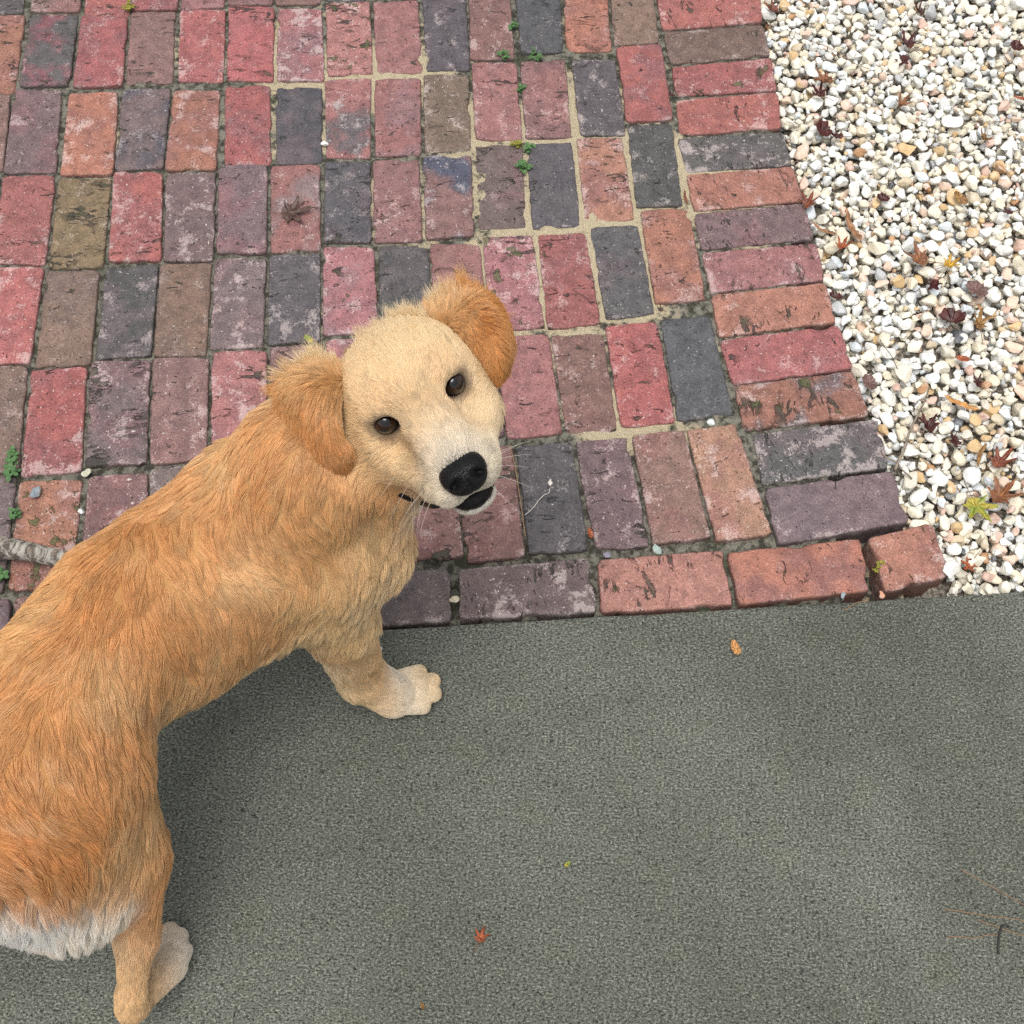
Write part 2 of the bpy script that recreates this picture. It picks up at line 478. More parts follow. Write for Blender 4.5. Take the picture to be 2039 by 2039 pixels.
def build_brick(name, code, q):
    q = [Vector((c.x, c.y, 0)) for c in q]
    cen = sum(q, Vector()) / 4
    e1, e2 = (q[1] - q[0] + q[2] - q[3]) / 2, (q[3] - q[0] + q[2] - q[1]) / 2
    longx = e1.length > e2.length
    ax = (e1 if longx else e2).normalized()
    ang = math.atan2(ax.y, ax.x)
    rot = Matrix.Rotation(-ang, 3, 'Z')
    loc = [rot @ (c - cen) for c in q]
    # order counter-clockwise
    loc.sort(key=lambda c: math.atan2(c.y, c.x))
    sd = random.random() * 1000
    N = []
    hx = sum(abs(c.x) for c in loc) / 4; hy = sum(abs(c.y) for c in loc) / 4
    out = []
    for k in range(4):
        a, b = loc[k], loc[(k + 1) % 4]
        n = max(4, round((b - a).length / .0095))
        rad = .0045 + random.random() * .0045
        for i in range(n):
            u = i / n
            p = a.lerp(b, u)
            out.append((p, min(u, 1 - u) * (b - a).length))
    M_ = len(out)
    outline = []
    for i, (p, dc) in enumerate(out):
        r_in = .0
        if dc < .008: r_in = (.008 - dc) / .008 * random.uniform(.0006, .0026)
        w = mnoise.noise((p.x * 38 + sd, p.y * 38, 0)) * .0018 + mnoise.noise((p.x * 150, p.y * 150 + sd, 0)) * .0015
        chip = max(0, mnoise.noise((p.x * 22 + sd * 3, p.y * 22, 4)) - .30) * .024
        nrm = Vector((p.x / hx ** 2 if hx else 0, p.y / hy ** 2, 0))
        d = Vector((1 if p.x > 0 else -1, 0, 0)) if abs(p.x) / hx > abs(p.y) / hy else Vector((0, 1 if p.y > 0 else -1, 0))
        cdir = Vector((p.x, p.y, 0)).normalized()
        outline.append((p - d * (w + chip * .6 - .0010) - cdir * r_in * 1.3, d, chip))
    rings, edge = [], []
    spec = [(-.055, .000, 0.0), (-.0075, .0004, 0.0), (-.0028, .0008, .02), (-.0009, .0020, .06), (-.0001, .0044, .14), (0.0, .015, .34), (.0004, .028, .7)]
    tiltx, tilty = random.gauss(0, .010), random.gauss(0, .012)
    lift = .0022 + random.gauss(0, .0012)
    V, ED, F = [], [], []
    for (z, ins, e) in spec:
        for (p, d, chip) in outline:
            sc = Vector((p.x * (1 - ins / hx), p.y * (1 - ins / hy), 0))
            zz = z
            if -.004 < z < -.0001: zz -= chip * .55
            if z > -.002: zz += mnoise.noise((sc.x * 30 + sd, sc.y * 30, 9)) * .0011
            V.append((sc.x, sc.y, zz + (lift + sc.x * tilty + sc.y * tiltx if z > -.05 else 0))); ED.append(e)
    nr = len(spec)
    for r_ in range(nr - 1):
        for i in range(M_):
            j = (i + 1) % M_
            F.append((r_ * M_ + i, r_ * M_ + j, (r_ + 1) * M_ + j, (r_ + 1) * M_ + i))
    # middle: strip along the long axis
    c0 = len(V)
    F.append(tuple((nr - 1) * M_ + i for i in range(M_)))
    o = mesh_obj('brick', V, F, M_BRICK, path)
    a_ = o.data.attributes.new('edge', 'FLOAT', 'POINT'); a_.data.foreach_set('value', ED)
    o.location = cen; o.rotation_euler = (0, 0, ang)
    base = PAL[code]; k = random.uniform(.86, 1.14)
    o.color = tuple(min(1, c * k * q * random.uniform(.94, 1.06)) for c, q in zip(base, (1.0, 1.03, .955))) + (1,)
    sp = SPECIAL.get(name, {})
    o['second'] = list(SECX.get(name, SEC[code]))
    o['pits'] = sp.get('pits', random.uniform(.35, 1.05))
    o['lime'] = sp.get('lime', random.uniform(.55, 1.15))
    o['moss'] = sp.get('moss', random.uniform(0, .3))
    o['two'] = sp.get('two', random.uniform(0, .75))
    return o
for nme, code, q in quads:
    build_brick(nme, code, q)

# ================================================================ gravel bed
def mat_stone(name, src):
    t = NT(name); v = t.coord('Object') if src == 'attr' else t.vmath('MULTIPLY', t.coord('Object'), (.0105, .0105, .0105))
    c = t.attr('col', out='Color') if src == 'attr' else sock_obj_color(t)
    a = t.noise(v, 150, 4, .65); b = t.noise(v, 520, 3, .65); d = t.noise(v, 60, 3, .6)
    c = t.mix(t.ramp(a, .52, .74, 0, .30), c, t.mix(1.0, c, (.80, .73, .64), 'MULTIPLY'))
    c = t.mix(t.ramp(b, .62, .74, 0, .40), c, t.mix(1.0, c, (.42, .38, .33), 'MULTIPLY'))
    c = t.mix(t.ramp(d, .45, .7, 0, .25), c, (.86, .85, .82))
    return t.bsdf(c, t.ramp(a, .3, .7, .36, .58), t.bump(t.math('ADD', a, t.math('MULTIPLY', b, .4)), .0022), .5)
M_STONE_A, M_STONE_O = mat_stone('pebble_mixed', 'attr'), mat_stone('pebble_single', 'obj')

BORDER = [dp(x, y) for x, y in ((1405, -160), (1437, 0), (1463, 150), (1497, 300), (1537, 440), (1565, 560), (1608, 690), (1640, 775), (1660, 850), (1683, 900), (1716, 990), (1760, 1000), (1796, 1105), (1800, 1140))]
def gravel_left(y):
    for a, b in zip(BORDER, BORDER[1:]):
        if b.y <= y <= a.y:
            return a.x + (b.x - a.x) * (a.y - y) / max(1e-6, a.y - b.y)
    return BORDER[0].x if y > BORDER[0].y else BORDER[-1].x
def in_gravel(x, y, r):
    if x < gravel_left(y) + r * .35: return False
    return (Vector((x, y, 0)) - E0).dot(en) < -r * .55
GX0, GX1, GY0, GY1 = .30, 1.22, .62, 2.30
nx, ny = 150, 190
vs_ = []
for j in range(ny + 1):
    for i in range(nx + 1):
        x = GX0 - .06 + (GX1 + .3 - GX0) * i / nx; y = GY0 - .02 + (GY1 + .1 - GY0) * j / ny
        z = -.034 + mnoise.noise((x * 9, y * 9, 1)) * .004 + mnoise.noise((x * 60, y * 60, 2)) * .0025
        if x < gravel_left(y) - .03 or (Vector((x, y, 0)) - E0).dot(en) > .0: z = -.07
        vs_.append((x, y, z))
fs = [(j * (nx + 1) + i, j * (nx + 1) + i + 1, (j + 1) * (nx + 1) + i + 1, (j + 1) * (nx + 1) + i) for j in range(ny) for i in range(nx)]
t = NT('gravel_fines'); v = t.coord('Object')
a_ = t.noise(v, 120, 4, .7); b_ = t.noise(v, 11, 4)
M_FINES = t.bsdf(t.mix(t.ramp(a_, .38, .62), t.mix(b_, (.05, .04, .03), (.12, .10, .075)), (.34, .31, .26)), .9, t.bump(a_, .006), .2)
bed = mesh_obj('gravel_bed', vs_, fs, M_FINES)
tag(bed, kind='structure')

def lin1(c): return tuple(((v / 255 + .055) / 1.055) ** 2.4 if v > 10 else v / 3294.6 for v in c)
STONE_COLS = [(34, (238, 236, 228)), (24, (234, 227, 208)), (14, (228, 218, 194)), (10, (226, 227, 224)), (5, (216, 222, 225)), (5, (228, 200, 178)), (3, (220, 186, 168)), (4, (214, 182, 134)), (3, (206, 190, 160)), (1.2, (92, 96, 102)), (2, (178, 180, 180)), (1, (190, 146, 104))]
sw = np.array([w for w, _ in STONE_COLS], float); sw /= sw.sum()
# shapes
def stone_shape(sub, seed):
    bm = bmesh.new(); bmesh.ops.create_icosphere(bm, subdivisions=sub, radius=1.0)
    V = np.array([v.co[:] for v in bm.verts]); F = np.array([[v.index for v in f.verts] for f in bm.faces]); bm.free()
    r_ = np.random.default_rng(seed)
    for _ in range(r_.integers(7, 13)):                    # worn facets
        n = r_.normal(size=3); n /= np.linalg.norm(n); h = r_.uniform(.50, .84)
        d = V @ n; m_ = d > h
        V[m_] -= n * ((d[m_] - h) * .97)[:, None]
    ph = r_.uniform(0, 9, 3)
    V *= (1 + .07 * np.sin(V[:, [1]] * 3.1 + ph[0]) + .08 * np.sin(V[:, [0]] * 4.3 + ph[1]) + .03 * np.sin(V[:, [2]] * 7 + ph[2]))
    V *= np.array((1.0, r_.uniform(.68, .95), r_.uniform(.52, .80)))
    return V, F
NS = 16
SH3 = [stone_shape(3, 50 + i) for i in range(NS)]
SH2 = [stone_shape(2, 50 + i) for i in range(NS)]
bare = [(dp(1703, 640), .022), (dp(1655, 640), .014), (dp(1550, 215), .014), (dp(1650, 690), .014), (dp(1640, 770), .014)]
cells = {}
stones = []
CS = .03
def drop_z(x, y, r):
    z = -.034 + r * .5
    ci, cj = int(x / CS), int(y / CS)
    for a in (-1, 0, 1):
        for b in (-1, 0, 1):
            for (sx, sy, sz, sr) in cells.get((ci + a, cj + b), ()):
                d2 = (x - sx) ** 2 + (y - sy) ** 2; R_ = (r + sr) * .86
                if d2 < R_ * R_: z = max(z, sz + math.sqrt(R_ * R_ - d2) * .62)
    return z
prs = random.Random(3)
for k in range(8800):
    r = prs.uniform(.0042, .0068) if prs.random() < .30 else min(.0185, max(.0058, prs.lognormvariate(math.log(.0102), .27)))
    best = None
    for c_ in range(9):
        x, y = prs.uniform(GX0, GX1), prs.uniform(GY0, GY1)
        if not in_gravel(x, y, r): continue
        if any((x - b.x) ** 2 + (y - b.y) ** 2 < q * q and prs.random() < .85 for b, q in bare): continue
        z = drop_z(x, y, r)
        if best is None or z < best[2]: best = (x, y, z)
    if best is None or best[2] > -.0075 + r * .35: continue
    x, y, z = best
    cells.setdefault((int(x / CS), int(y / CS)), []).append((x, y, z, r))
    rot = (Matrix.Rotation(prs.uniform(0, 6.283), 3, 'Z') @ Matrix.Rotation(prs.gauss(0, .38), 3, 'X') @ Matrix.Rotation(prs.gauss(0, .38), 3, 'Y'))
    stones.append([x, y, z, r * 1.04, rot, prs.randrange(NS), int(np.searchsorted(np.cumsum(sw), prs.random()))])
def screen(x, y, z):
    d = Vector((x, y, z)) - CPOS; w = d.dot(FWD)
    return (d.dot(CRT) / w * FPX + S / 2, -d.dot(CUP) / w * FPX + S / 2, w)
rank = []
for i, s_ in enumerate(stones):
    px, py, w = screen(*s_[:3])
    vis = 0 < px < S and 0 < py < S
    top = s_[2] > -.022
    rank.append((s_[3] / w if vis and top else 0, i))
rank.sort(reverse=True)
single = set(i for sz, i in rank[:300] if sz > 0)
V_all, F_all, C_all, off = [], [], [], 0
stone_me = []
for i in range(NS):
    me = bpy.data.meshes.new('pebble')
    me.from_pydata([tuple(v) for v in SH3[i][0]], [], [tuple(int(q) for q in f) for f in SH3[i][1]])
    me.polygons.foreach_set('use_smooth', [True] * len(me.polygons)); me.set_sharp_from_angle(angle=R(26)); me.materials.append(M_STONE_O); stone_me.append(me)
for i, (x, y, z, r, rot, sh, ci) in enumerate(stones):
    col = np.array(lin1(STONE_COLS[ci][1])) * prs.uniform(.92, 1.08)
    if i in single:
        # per-object scale keeps the texture at true size because the shader works in object space
        o = bpy.data.objects.new('pebble', stone_me[sh]); COL.objects.link(o); o.parent = bed
        o.matrix_local = Matrix.Translation((x, y, z)) @ rot.to_4x4() @ Matrix.Diagonal((r, r, r, 1))
        o.color = (*np.clip(col, 0, .90), 1)
        continue
    Vt, Ft = (SH3 if r > .0085 else SH2)[sh]
    V_all.append(Vt * r @ np.array(rot).T + np.array((x, y, z))); F_all.append(Ft + off); off += len(Vt)
    C_all.append(np.tile(np.append(np.clip(col, 0, .90), 1), (len(Vt), 1)))
def tri_mesh(name, V, F, mat, parent):
    me = bpy.data.meshes.new(name)
    me.vertices.add(len(V)); me.vertices.foreach_set('co', V.astype(np.float32).ravel())
    me.loops.add(F.size); me.loops.foreach_set('vertex_index', F.astype(np.int32).ravel())
    me.polygons.add(len(F)); me.polygons.foreach_set('loop_start', np.arange(0, F.size, 3, dtype=np.int32))
    me.update(calc_edges=True)
    me.polygons.foreach_set('use_smooth', np.ones(len(F), bool)); me.materials.append(mat)
    o = bpy.data.objects.new(name, me); COL.objects.link(o); o.parent = parent
    return o
gravel = tri_mesh('gravel', np.concatenate(V_all), np.concatenate(F_all), M_STONE_A, bed)
ca = gravel.data.attributes.new('col', 'FLOAT_COLOR', 'POINT'); ca.data.foreach_set('color', np.concatenate(C_all).astype(np.float32).ravel())
gravel['kind'] = 'stuff'
gravel.data.set_sharp_from_angle(angle=R(26))
print('STONES', len(stones), 'tris', sum(len(f) for f in F_all))

# ================================================================ the dog
import openvdb as vdb
from mathutils.bvhtree import BVHTree
from mathutils.kdtree import KDTree

def A3(v): return np.array((v[0], v[1], v[2]), dtype=np.float64)

# head frame: origin midway between the eyes, x = dog's left, y = nose, z = crown
HEAD_O = CPOS + ray(790 * KD, 757 * KD) * 1.24
ha = math.atan2(74, 131)
img_x = CRT * math.cos(ha) + CUP * math.sin(ha)                 # dog's left in the picture
img_u = CUP * math.cos(ha) - CRT * math.sin(ha)
toc = -ray(790 * KD, 757 * KD).normalized()                     # towards the camera
hp = R(31)
HY = (toc * math.cos(hp) - img_u * math.sin(hp)).normalized()
HX = (img_x - HY * img_x.dot(HY)).normalized()
HZ = -HX.cross(HY).normalized()                                # mirrored frame: x points to the dog's left
HX_, HY_, HZ_ = A3(HX), A3(HY), A3(HZ)
HM = np.stack([HX_, HY_, HZ_], 1)                               # local -> world columns
HO_ = A3(HEAD_O)
def hl(x, y, z): return HO_ + HM @ np.array((x, y, z))
def pz(px, py, z): return A3(dp(px, py, z))

VOX = .0036
LO = np.array((-.80, .02, -.012)); HI = np.array((.06, .84, .74))
dims = np.ceil((HI - LO) / VOX).astype(int)
sdf = np.full(dims, .2, np.float32)

def region(lo, hi):
    i0 = np.clip(np.floor((lo - LO) / VOX).astype(int), 0, dims); i1 = np.clip(np.ceil((hi - LO) / VOX).astype(int) + 1, 0, dims)
    ax = [LO[k] + VOX * np.arange(i0[k], i1[k]) for k in range(3)]
    X, Y, Z = np.meshgrid(*ax, indexing='ij')
    return (slice(i0[0], i1[0]), slice(i0[1], i1[1]), slice(i0[2], i1[2])), X, Y, Z
def blend(sl, d, k, sub=False):
    old = sdf[sl]
    d = d.astype(np.float32)
    if sub:                               # smooth subtraction
        h = np.clip(k - np.abs(old + d), 0, None) / k
        sdf[sl] = np.maximum(old, -d) + h * h * k * .25
    else:
        h = np.clip(k - np.abs(old - d), 0, None) / k
        sdf[sl] = np.minimum(old, d) - h * h * k * .25
def cone(a, b, ra, rb, k=.03):
    a, b = np.asarray(a, float), np.asarray(b, float)
    mr = max(ra, rb) + k + .02
    sl, X, Y, Z = region(np.minimum(a, b) - mr, np.maximum(a, b) + mr)
    ba = b - a; l2 = ba @ ba
    t = np.clip(((X - a[0]) * ba[0] + (Y - a[1]) * ba[1] + (Z - a[2]) * ba[2]) / l2, 0, 1)
    d = np.sqrt((X - a[0] - t * ba[0]) ** 2 + (Y - a[1] - t * ba[1]) ** 2 + (Z - a[2] - t * ba[2]) ** 2) - (ra + (rb - ra) * t)
    blend(sl, d, k)
def ell(c, rad, M=None, k=.03, sub=False):
    c = np.asarray(c, float); rad = np.asarray(rad, float); mr = rad.max() + k + .02
    sl, X, Y, Z = region(c - mr, c + mr)
    x, y, z = X - c[0], Y - c[1], Z - c[2]
    if M is None: M = np.eye(3)
    u = [(x * M[0, i] + y * M[1, i] + z * M[2, i]) / rad[i] for i in range(3)]
    k0 = np.sqrt(u[0] ** 2 + u[1] ** 2 + u[2] ** 2)
    k1 = np.sqrt(sum((u[i] / rad[i]) ** 2 for i in range(3)))
    d = k0 * (k0 - 1) / np.maximum(k1, 1e-6)
    blend(sl, d, k, sub)
def hell(c, rad, k=.02, rx=0, rz=0, sub=False):                 # ellipsoid in the head frame
    r_ = np.array(Matrix.Rotation(rz, 3, 'Z') @ Matrix.Rotation(rx, 3, 'X'))
    ell(hl(*c), rad, HM @ r_, k, sub)
def hcone(a, b, ra, rb, k=.02): cone(hl(*a), hl(*b), ra, rb, k)

# ---- trunk
T = [pz(70, 1560, .36), pz(98, 1450, .375), pz(134, 1290, .385), pz(255, 1168, .372), pz(395, 1085, .355), pz(505, 1015, .36), pz(590, 985, .365)]
TR = [.077, .088, .078, .089, .098, .098, .081]
for i in range(len(T) - 1): cone(T[i], T[i + 1], TR[i], TR[i + 1], .05)
cone(pz(330, 1180, .325), pz(545, 1060, .305), .074, .076, .05)        # deep chest
cone(pz(215, 1255, .345), pz(318, 1208, .325), .050, .064, .05)        # belly
# ---- neck
NB = hl(0, -.085, -.030)
cone(pz(520, 975, .405), pz(580, 890, .475), .092, .078, .05)
cone(pz(580, 890, .475), NB, .076, .057, .04)
cone(pz(660, 985, .37), hl(0, -.07, -.070), .060, .042, .035)           # throat
cone(pz(640, 1010, .36), pz(690, 1040, .32), .066, .056, .04)          # breast
# ---- right foreleg
RS, RE, RW = pz(610, 1065, .37), pz(640, 1172, .245), pz(684, 1278, .085)
cone(RS, RE, .066, .047, .022)
cone(RE, RW, .043, .029, .02)
RP = pz(742, 1312, .030)
cone(RW, RP, .031, .031, .015)
toe_d = [(790, 1270), (815, 1286), (817, 1309), (797, 1331)]
toe_b = [(748, 1284), (758, 1298), (758, 1314), (748, 1329)]
for (b, t_) in zip(toe_b, toe_d):
    cone(pz(*b, .032), pz(*t_, .0175), .0135, .0118, .0015)
# ---- left foreleg, mostly behind the chest
LS, LE, LP = pz(475, 940, .36), A3((-.305, .70, .245)), A3((-.285, .70, .03))
cone(LS, LE, .064, .046, .04); cone(LE, LP + np.array((-.01, -.01, .05)), .044, .029, .02)
for s_ in (-.022, -.008, .008, .022):
    cone(LP + np.array((s_ * .8, -s_ * .6, .0)), LP + np.array((.032 + s_ * .8, .04 - s_ * .6, -.010)), .018, .015, .006)
cone(LP + np.array((-.01, -.01, .05)), LP, .029, .028, .01)
# ---- right hind leg
cone(pz(140, 1490, .355), pz(222, 1600, .265), .080, .054, .024)
cone(pz(105, 1620, .31), pz(165, 1672, .255), .070, .052, .04)
cone(pz(20, 1640, .30), pz(110, 1690, .250), .070, .056, .04)         # back of the thigh
RK, RM, RH = pz(240, 1640, .235), pz(258, 1765, .160), pz(248, 1868, .108)
cone(RK, RM, .043, .0230, .025)
cone(RM, RH, .0230, .0150, .015)
cone(pz(248, 1880, .102), pz(249, 1900, .086), .0185, .0195, .008)     # point of the hock
RHP = pz(316, 1822, .030)
cone(pz(256, 1892, .088), RHP, .0165, .024, .008)
for (b, t_) in zip([(303, 1812), (314, 1805), (326, 1805), (335, 1812)], [(300, 1767), (320, 1758), (338, 1768), (346, 1794)]):
    cone(pz(*b, .030), pz(*t_, .0165), .0130, .0112, .0015)
# ---- left hind leg, under the body
LH = T[1] + np.array((-.075, -.02, -.03))
LK, LHK, LHP = A3((-.555, .36, .23)), A3((-.56, .24, .10)), A3((-.535, .335, .028))
cone(LH, LK, .085, .056, .04); cone(T[0] + np.array((-.06, 0, -.04)), LK + np.array((-.02, -.07, .03)), .07, .055, .04)
cone(LK, LHK, .052, .024, .03); cone(LHK, LHP, .024, .027, .012)
for s_ in (-.02, -.007, .007, .02):
    cone(LHP + np.array((s_, 0, 0)), LHP + np.array((s_, .045, -.010)), .017, .0145, .006)
# ---- tail, hanging off to the dog's left
TB = T[0] + np.array((-.015, -.045, .045))
TP = [TB, TB + np.array((-.06, -.06, -.03)), TB + np.array((-.14, -.08, -.10)), TB + np.array((-.19, -.06, -.17))]
for i in range(3): cone(TP[i], TP[i + 1], .030 - i * .006, .024 - i * .006, .02)
# ---- head
hell((0, -.056, .002), (.070, .072, .054), .03)                        # skull
hell((0, -.020, .010), (.052, .044, .034), .03)                        # brow
hell((.043, -.030, -.044), (.034, .056, .044), .03); hell((-.043, -.030, -.044), (.034, .056, .044), .03)
hcone((0, -.012, -.034), (.001, .058, -.050), .045, .0325, .03)        # muzzle
hell((0, .030, -.028), (.028, .058, .026), .02, rx=R(-16))             # bridge
hell((.021, .055, -.064), (.022, .034, .024), .014); hell((-.021, .055, -.064), (.022, .034, .024), .014)
hell((.031, .010, -.060), (.018, .045, .029), .02); hell((-.031, .010, -.060), (.018, .045, .029), .02)   # flews running back to the cheeks
hcone((0, -.045, -.080), (0, .040, -.100), .040, .020, .02)            # lower jaw
hell((.0, .049, -.106), (.023, .018, .011), .010)                      # chin
for s_ in (-1, 1):
    hell((s_ * .049, .030, -.022), (.015, .024, .014), .022, sub=True) # hollow below the inner corner
for s_ in (-1, 1):                                                     # eye sockets
    hell((s_ * .0390, -.004, .0175), (.017, .015, .008), .014)          # brow ridge
    hell((s_ * .0395, .016, .000), (.0142, .016, .0128), .006, rz=-s_ * .25, sub=True)

gridv = vdb.FloatGrid(.2)
gridv.copyFromArray(sdf)
gridv.transform = vdb.createLinearTransform(VOX)
pts, quads_ = gridv.convertToQuads(0.0)
pts = np.array(pts, np.float64) + LO
quads_ = np.array(quads_)
# keep soles on the slab
pts[:, 2] = np.maximum(pts[:, 2], .0015)
def fix_orient(P, Q):
    a, b, c = P[Q[:, 0]], P[Q[:, 1]], P[Q[:, 2]]
    n = np.cross(b - a, c - a); vol = (a * n).sum()
    return Q if vol > 0 else Q[:, ::-1]
quads_ = fix_orient(pts, quads_)
def np_mesh(name, P, Q, mat, parent=None, smooth=True):
    me = bpy.data.meshes.new(name)
    me.vertices.add(len(P)); me.vertices.foreach_set('co', np.asarray(P, np.float32).ravel())
    k = Q.shape[1]
    me.loops.add(Q.size); me.loops.foreach_set('vertex_index', Q.astype(np.int32).ravel())
    me.polygons.add(len(Q)); me.polygons.foreach_set('loop_start', np.arange(0, Q.size, k, dtype=np.int32))
    me.update(calc_edges=True); me.validate()
    if smooth: me.polygons.foreach_set('use_smooth', np.ones(len(me.polygons), bool))
    me.materials.append(mat)
    o = bpy.data.objects.new(name, me); COL.objects.link(o)
    if parent: o.parent = parent
    return o
def lin(c): 
    c = np.asarray(c, float) / 255.0
    return np.where(c <= .04045, c / 12.92, ((c + .055) / 1.055) ** 2.4)

# ---- materials of the dog
def mat_skin():
    t = NT('dog_skin')
    c = t.attr('col', out='Color')
    return t.bsdf(c, .8, None, .2)
def mat_fur():
    t = NT('dog_fur')
    c = t.attr('col', out='Color')
    h = t.n('ShaderNodeBsdfHairPrincipled', model='CHIANG', parametrization='COLOR')
    t.put(h.inputs['Color'], c)
    t.put(h.inputs['Roughness'], .46); t.put(h.inputs['Radial Roughness'], .60)
    t.put(h.inputs['Random Roughness'], .3); t.put(h.inputs['Coat'], .0); t.put(h.inputs['IOR'], 1.33)
    df = t.n('ShaderNodeBsdfDiffuse'); t.put(df.inputs['Color'], c)
    tr = t.n('ShaderNodeBsdfTranslucent'); t.put(tr.inputs['Color'], c)
    m1 = t.n('ShaderNodeMixShader'); t.put(m1.inputs[0], .28); t.t.links.new(df.outputs[0], m1.inputs[1]); t.t.links.new(tr.outputs[0], m1.inputs[2])
    m2 = t.n('ShaderNodeMixShader'); t.put(m2.inputs[0], .20); t.t.links.new(m1.outputs[0], m2.inputs[1]); t.t.links.new(h.outputs[0], m2.inputs[2])
    rf = t.n('ShaderNodeBsdfHair', component='Reflection'); t.put(rf.inputs['Color'], (1.0, .90, .76)); t.put(rf.inputs['RoughnessU'], .30); t.put(rf.inputs['RoughnessV'], .65)
    m3 = t.n('ShaderNodeMixShader'); t.put(m3.inputs[0], .05); t.t.links.new(m2.outputs[0], m3.inputs[1]); t.t.links.new(rf.outputs[0], m3.inputs[2])
    t.t.links.new(m3.outputs[0], t.out.inputs[0])
    return t.mat
def mat_nose():
    t = NT('dog_nose'); v = t.coord('Object')
    cell = t.voro(v, 620, 'DISTANCE_TO_EDGE', 'Distance')
    n = t.noise(v, 420, 2)
    c = t.mix(t.ramp(t.noise(v, 900, 2), .70, .74, 0, .25), (.0045, .0045, .0052), (.22, .21, .20))
    h = t.math('ADD', t.ramp(cell, 0, .16), t.math('MULTIPLY', n, .5))
    return t.bsdf(c, .40, t.bump(h, .0007), .32)
def mat_lip():
    t = NT('dog_lip'); v = t.coord('Object')
    n = t.noise(v, 260, 4, .65)
    c = t.mix(t.ramp(n, .45, .7), (.005, .004, .0045), (.020, .014, .015))
    return t.bsdf(c, .40, t.bump(n, .002), .24)
def mat_eye():
    t = NT('dog_eye'); v = t.coord('Object')
    sep = t.n('ShaderNodeSeparateXYZ'); t.put(sep.inputs[0], v)
    r = t.math('SQRT', t.math('ADD', t.math('POWER', sep.outputs[0], 2), t.math('POWER', sep.outputs[1], 2)))
    iris = t.mix(t.noise(v, 300, 3), (.009, .0045, .0025), (.042, .018, .008))
    c = t.mix(t.ramp(r, .0052, .0058), (.0015, .0015, .0015), iris)
    c = t.mix(t.ramp(r, .0098, .0108), c, (.022, .016, .014))
    return t.bsdf(c, .08, None, .45, **{'Coat Weight': .25, 'Coat Roughness': .015})
M_SKIN, M_FUR, M_NOSE, M_LIP, M_EYE = mat_skin(), mat_fur(), mat_nose(), mat_lip(), mat_eye()

dog = empty('dog', ((T[2] + T[4])[0] / 2, (T[2] + T[4])[1] / 2, 0))
tag(dog, 'golden retriever puppy standing on the concrete slab, looking back up over its shoulder', 'dog')
dog_inv = np.array((dog.location.x, dog.location.y, 0.0))

# ---- ears: each a closed, curved flap
def spline_grid(ctrl, nu, nv):
    C = np.array(ctrl)                                # rows x cols x 3
    def interp(P, n):
        m_ = len(P); out = []
        for q in np.linspace(0, m_ - 1, n):
            i = min(int(q), m_ - 2); t = q - i
            p0, p1, p2, p3 = P[max(i - 1, 0)], P[i], P[i + 1], P[min(i + 2, m_ - 1)]
            out.append(.5 * (2 * p1 + (p2 - p0) * t + (2 * p0 - 5 * p1 + 4 * p2 - p3) * t * t + (3 * p1 - p0 - 3 * p2 + p3) * t ** 3))
        return np.array(out)
    a = interp(C, nu)
    return np.stack([interp(a[i], nv) for i in range(nu)])
def ear_mesh(rows):
    ctrl = [[HO_ + A3(ray(x * KD, y * KD) * (1.24 - w)) - (HO_ - A3(CPOS)) for (x, y, w) in r_] for r_ in rows]
    G = spline_grid(ctrl, 26, 16)
    nu, nv = G.shape[:2]
    du = np.gradient(G, axis=0); dv = np.gradient(G, axis=1)
    n = np.cross(du, dv); n /= np.linalg.norm(n, axis=2, keepdims=True)
    if (n.mean((0, 1)) @ A3(toc)) < 0: n = -n
    ue = np.minimum(np.arange(nu), nu - 1 - np.arange(nu)) / 3.0; ve = np.minimum(np.arange(nv), nv - 1 - np.arange(nv)) / 3.0
    th_ = .0022 * np.sqrt(np.clip(np.minimum(np.maximum(ue, 0)[:, None] + .15, ve[None, :] + .15), .1, 1))[..., None]
    P = np.concatenate([(G + n * th_).reshape(-1, 3), (G - n * th_).reshape(-1, 3)])
    Q = []; K = nu * nv
    for i in range(nu - 1):
        for j in range(nv - 1):
            a = i * nv + j
            Q.append((a, a + nv, a + nv + 1, a + 1)); Q.append((K + a, K + a + 1, K + a + nv + 1, K + a + nv))
    for i in range(nu - 1):
        for j in (0, nv - 1):
            a = i * nv + j; f = (a, a + nv, K + a + nv, K + a); Q.append(f if j else f[::-1])
    for j in range(nv - 1):
        for i in (0, nu - 1):
            a = i * nv + j; f = (a, a + 1, K + a + 1, K + a); Q.append(f if not i else f[::-1])
    Q = np.array(Q)
    return P, fix_orient(P - P.mean(0), Q)
EAR_R = [[(568, 688, -.060), (602, 676, -.050), (640, 690, -.040), (656, 716, -.032)],
         [(530, 728, -.050), (564, 722, -.016), (613, 726, -.006), (642, 752, -.018)],
         [(534, 785, -.050), (572, 790, -.010), (614, 800, .000), (644, 812, -.016)],
         [(572, 845, -.050), (600, 852, -.018), (634, 852, -.010), (660, 846, -.024)],
         [(618, 880, -.046), (634, 886, -.032), (650, 885, -.030), (664, 872, -.036)]]
EAR_L = [[(800, 592, -.068), (830, 612, -.060), (856, 636, -.054), (876, 664, -.054)],
         [(872, 548, -.058), (888, 580, -.024), (898, 618, -.018), (904, 672, -.036)],
         [(932, 566, -.058), (926, 602, -.018), (922, 640, -.012), (914, 688, -.034)],
         [(964, 636, -.060), (952, 655, -.020), (938, 680, -.015), (924, 708, -.036)],
         [(958, 694, -.054), (950, 708, -.034), (942, 718, -.031), (932, 727, -.040)]]
earR_P, earR_Q = ear_mesh(EAR_R); earL_P, earL_Q = ear_mesh(EAR_L)

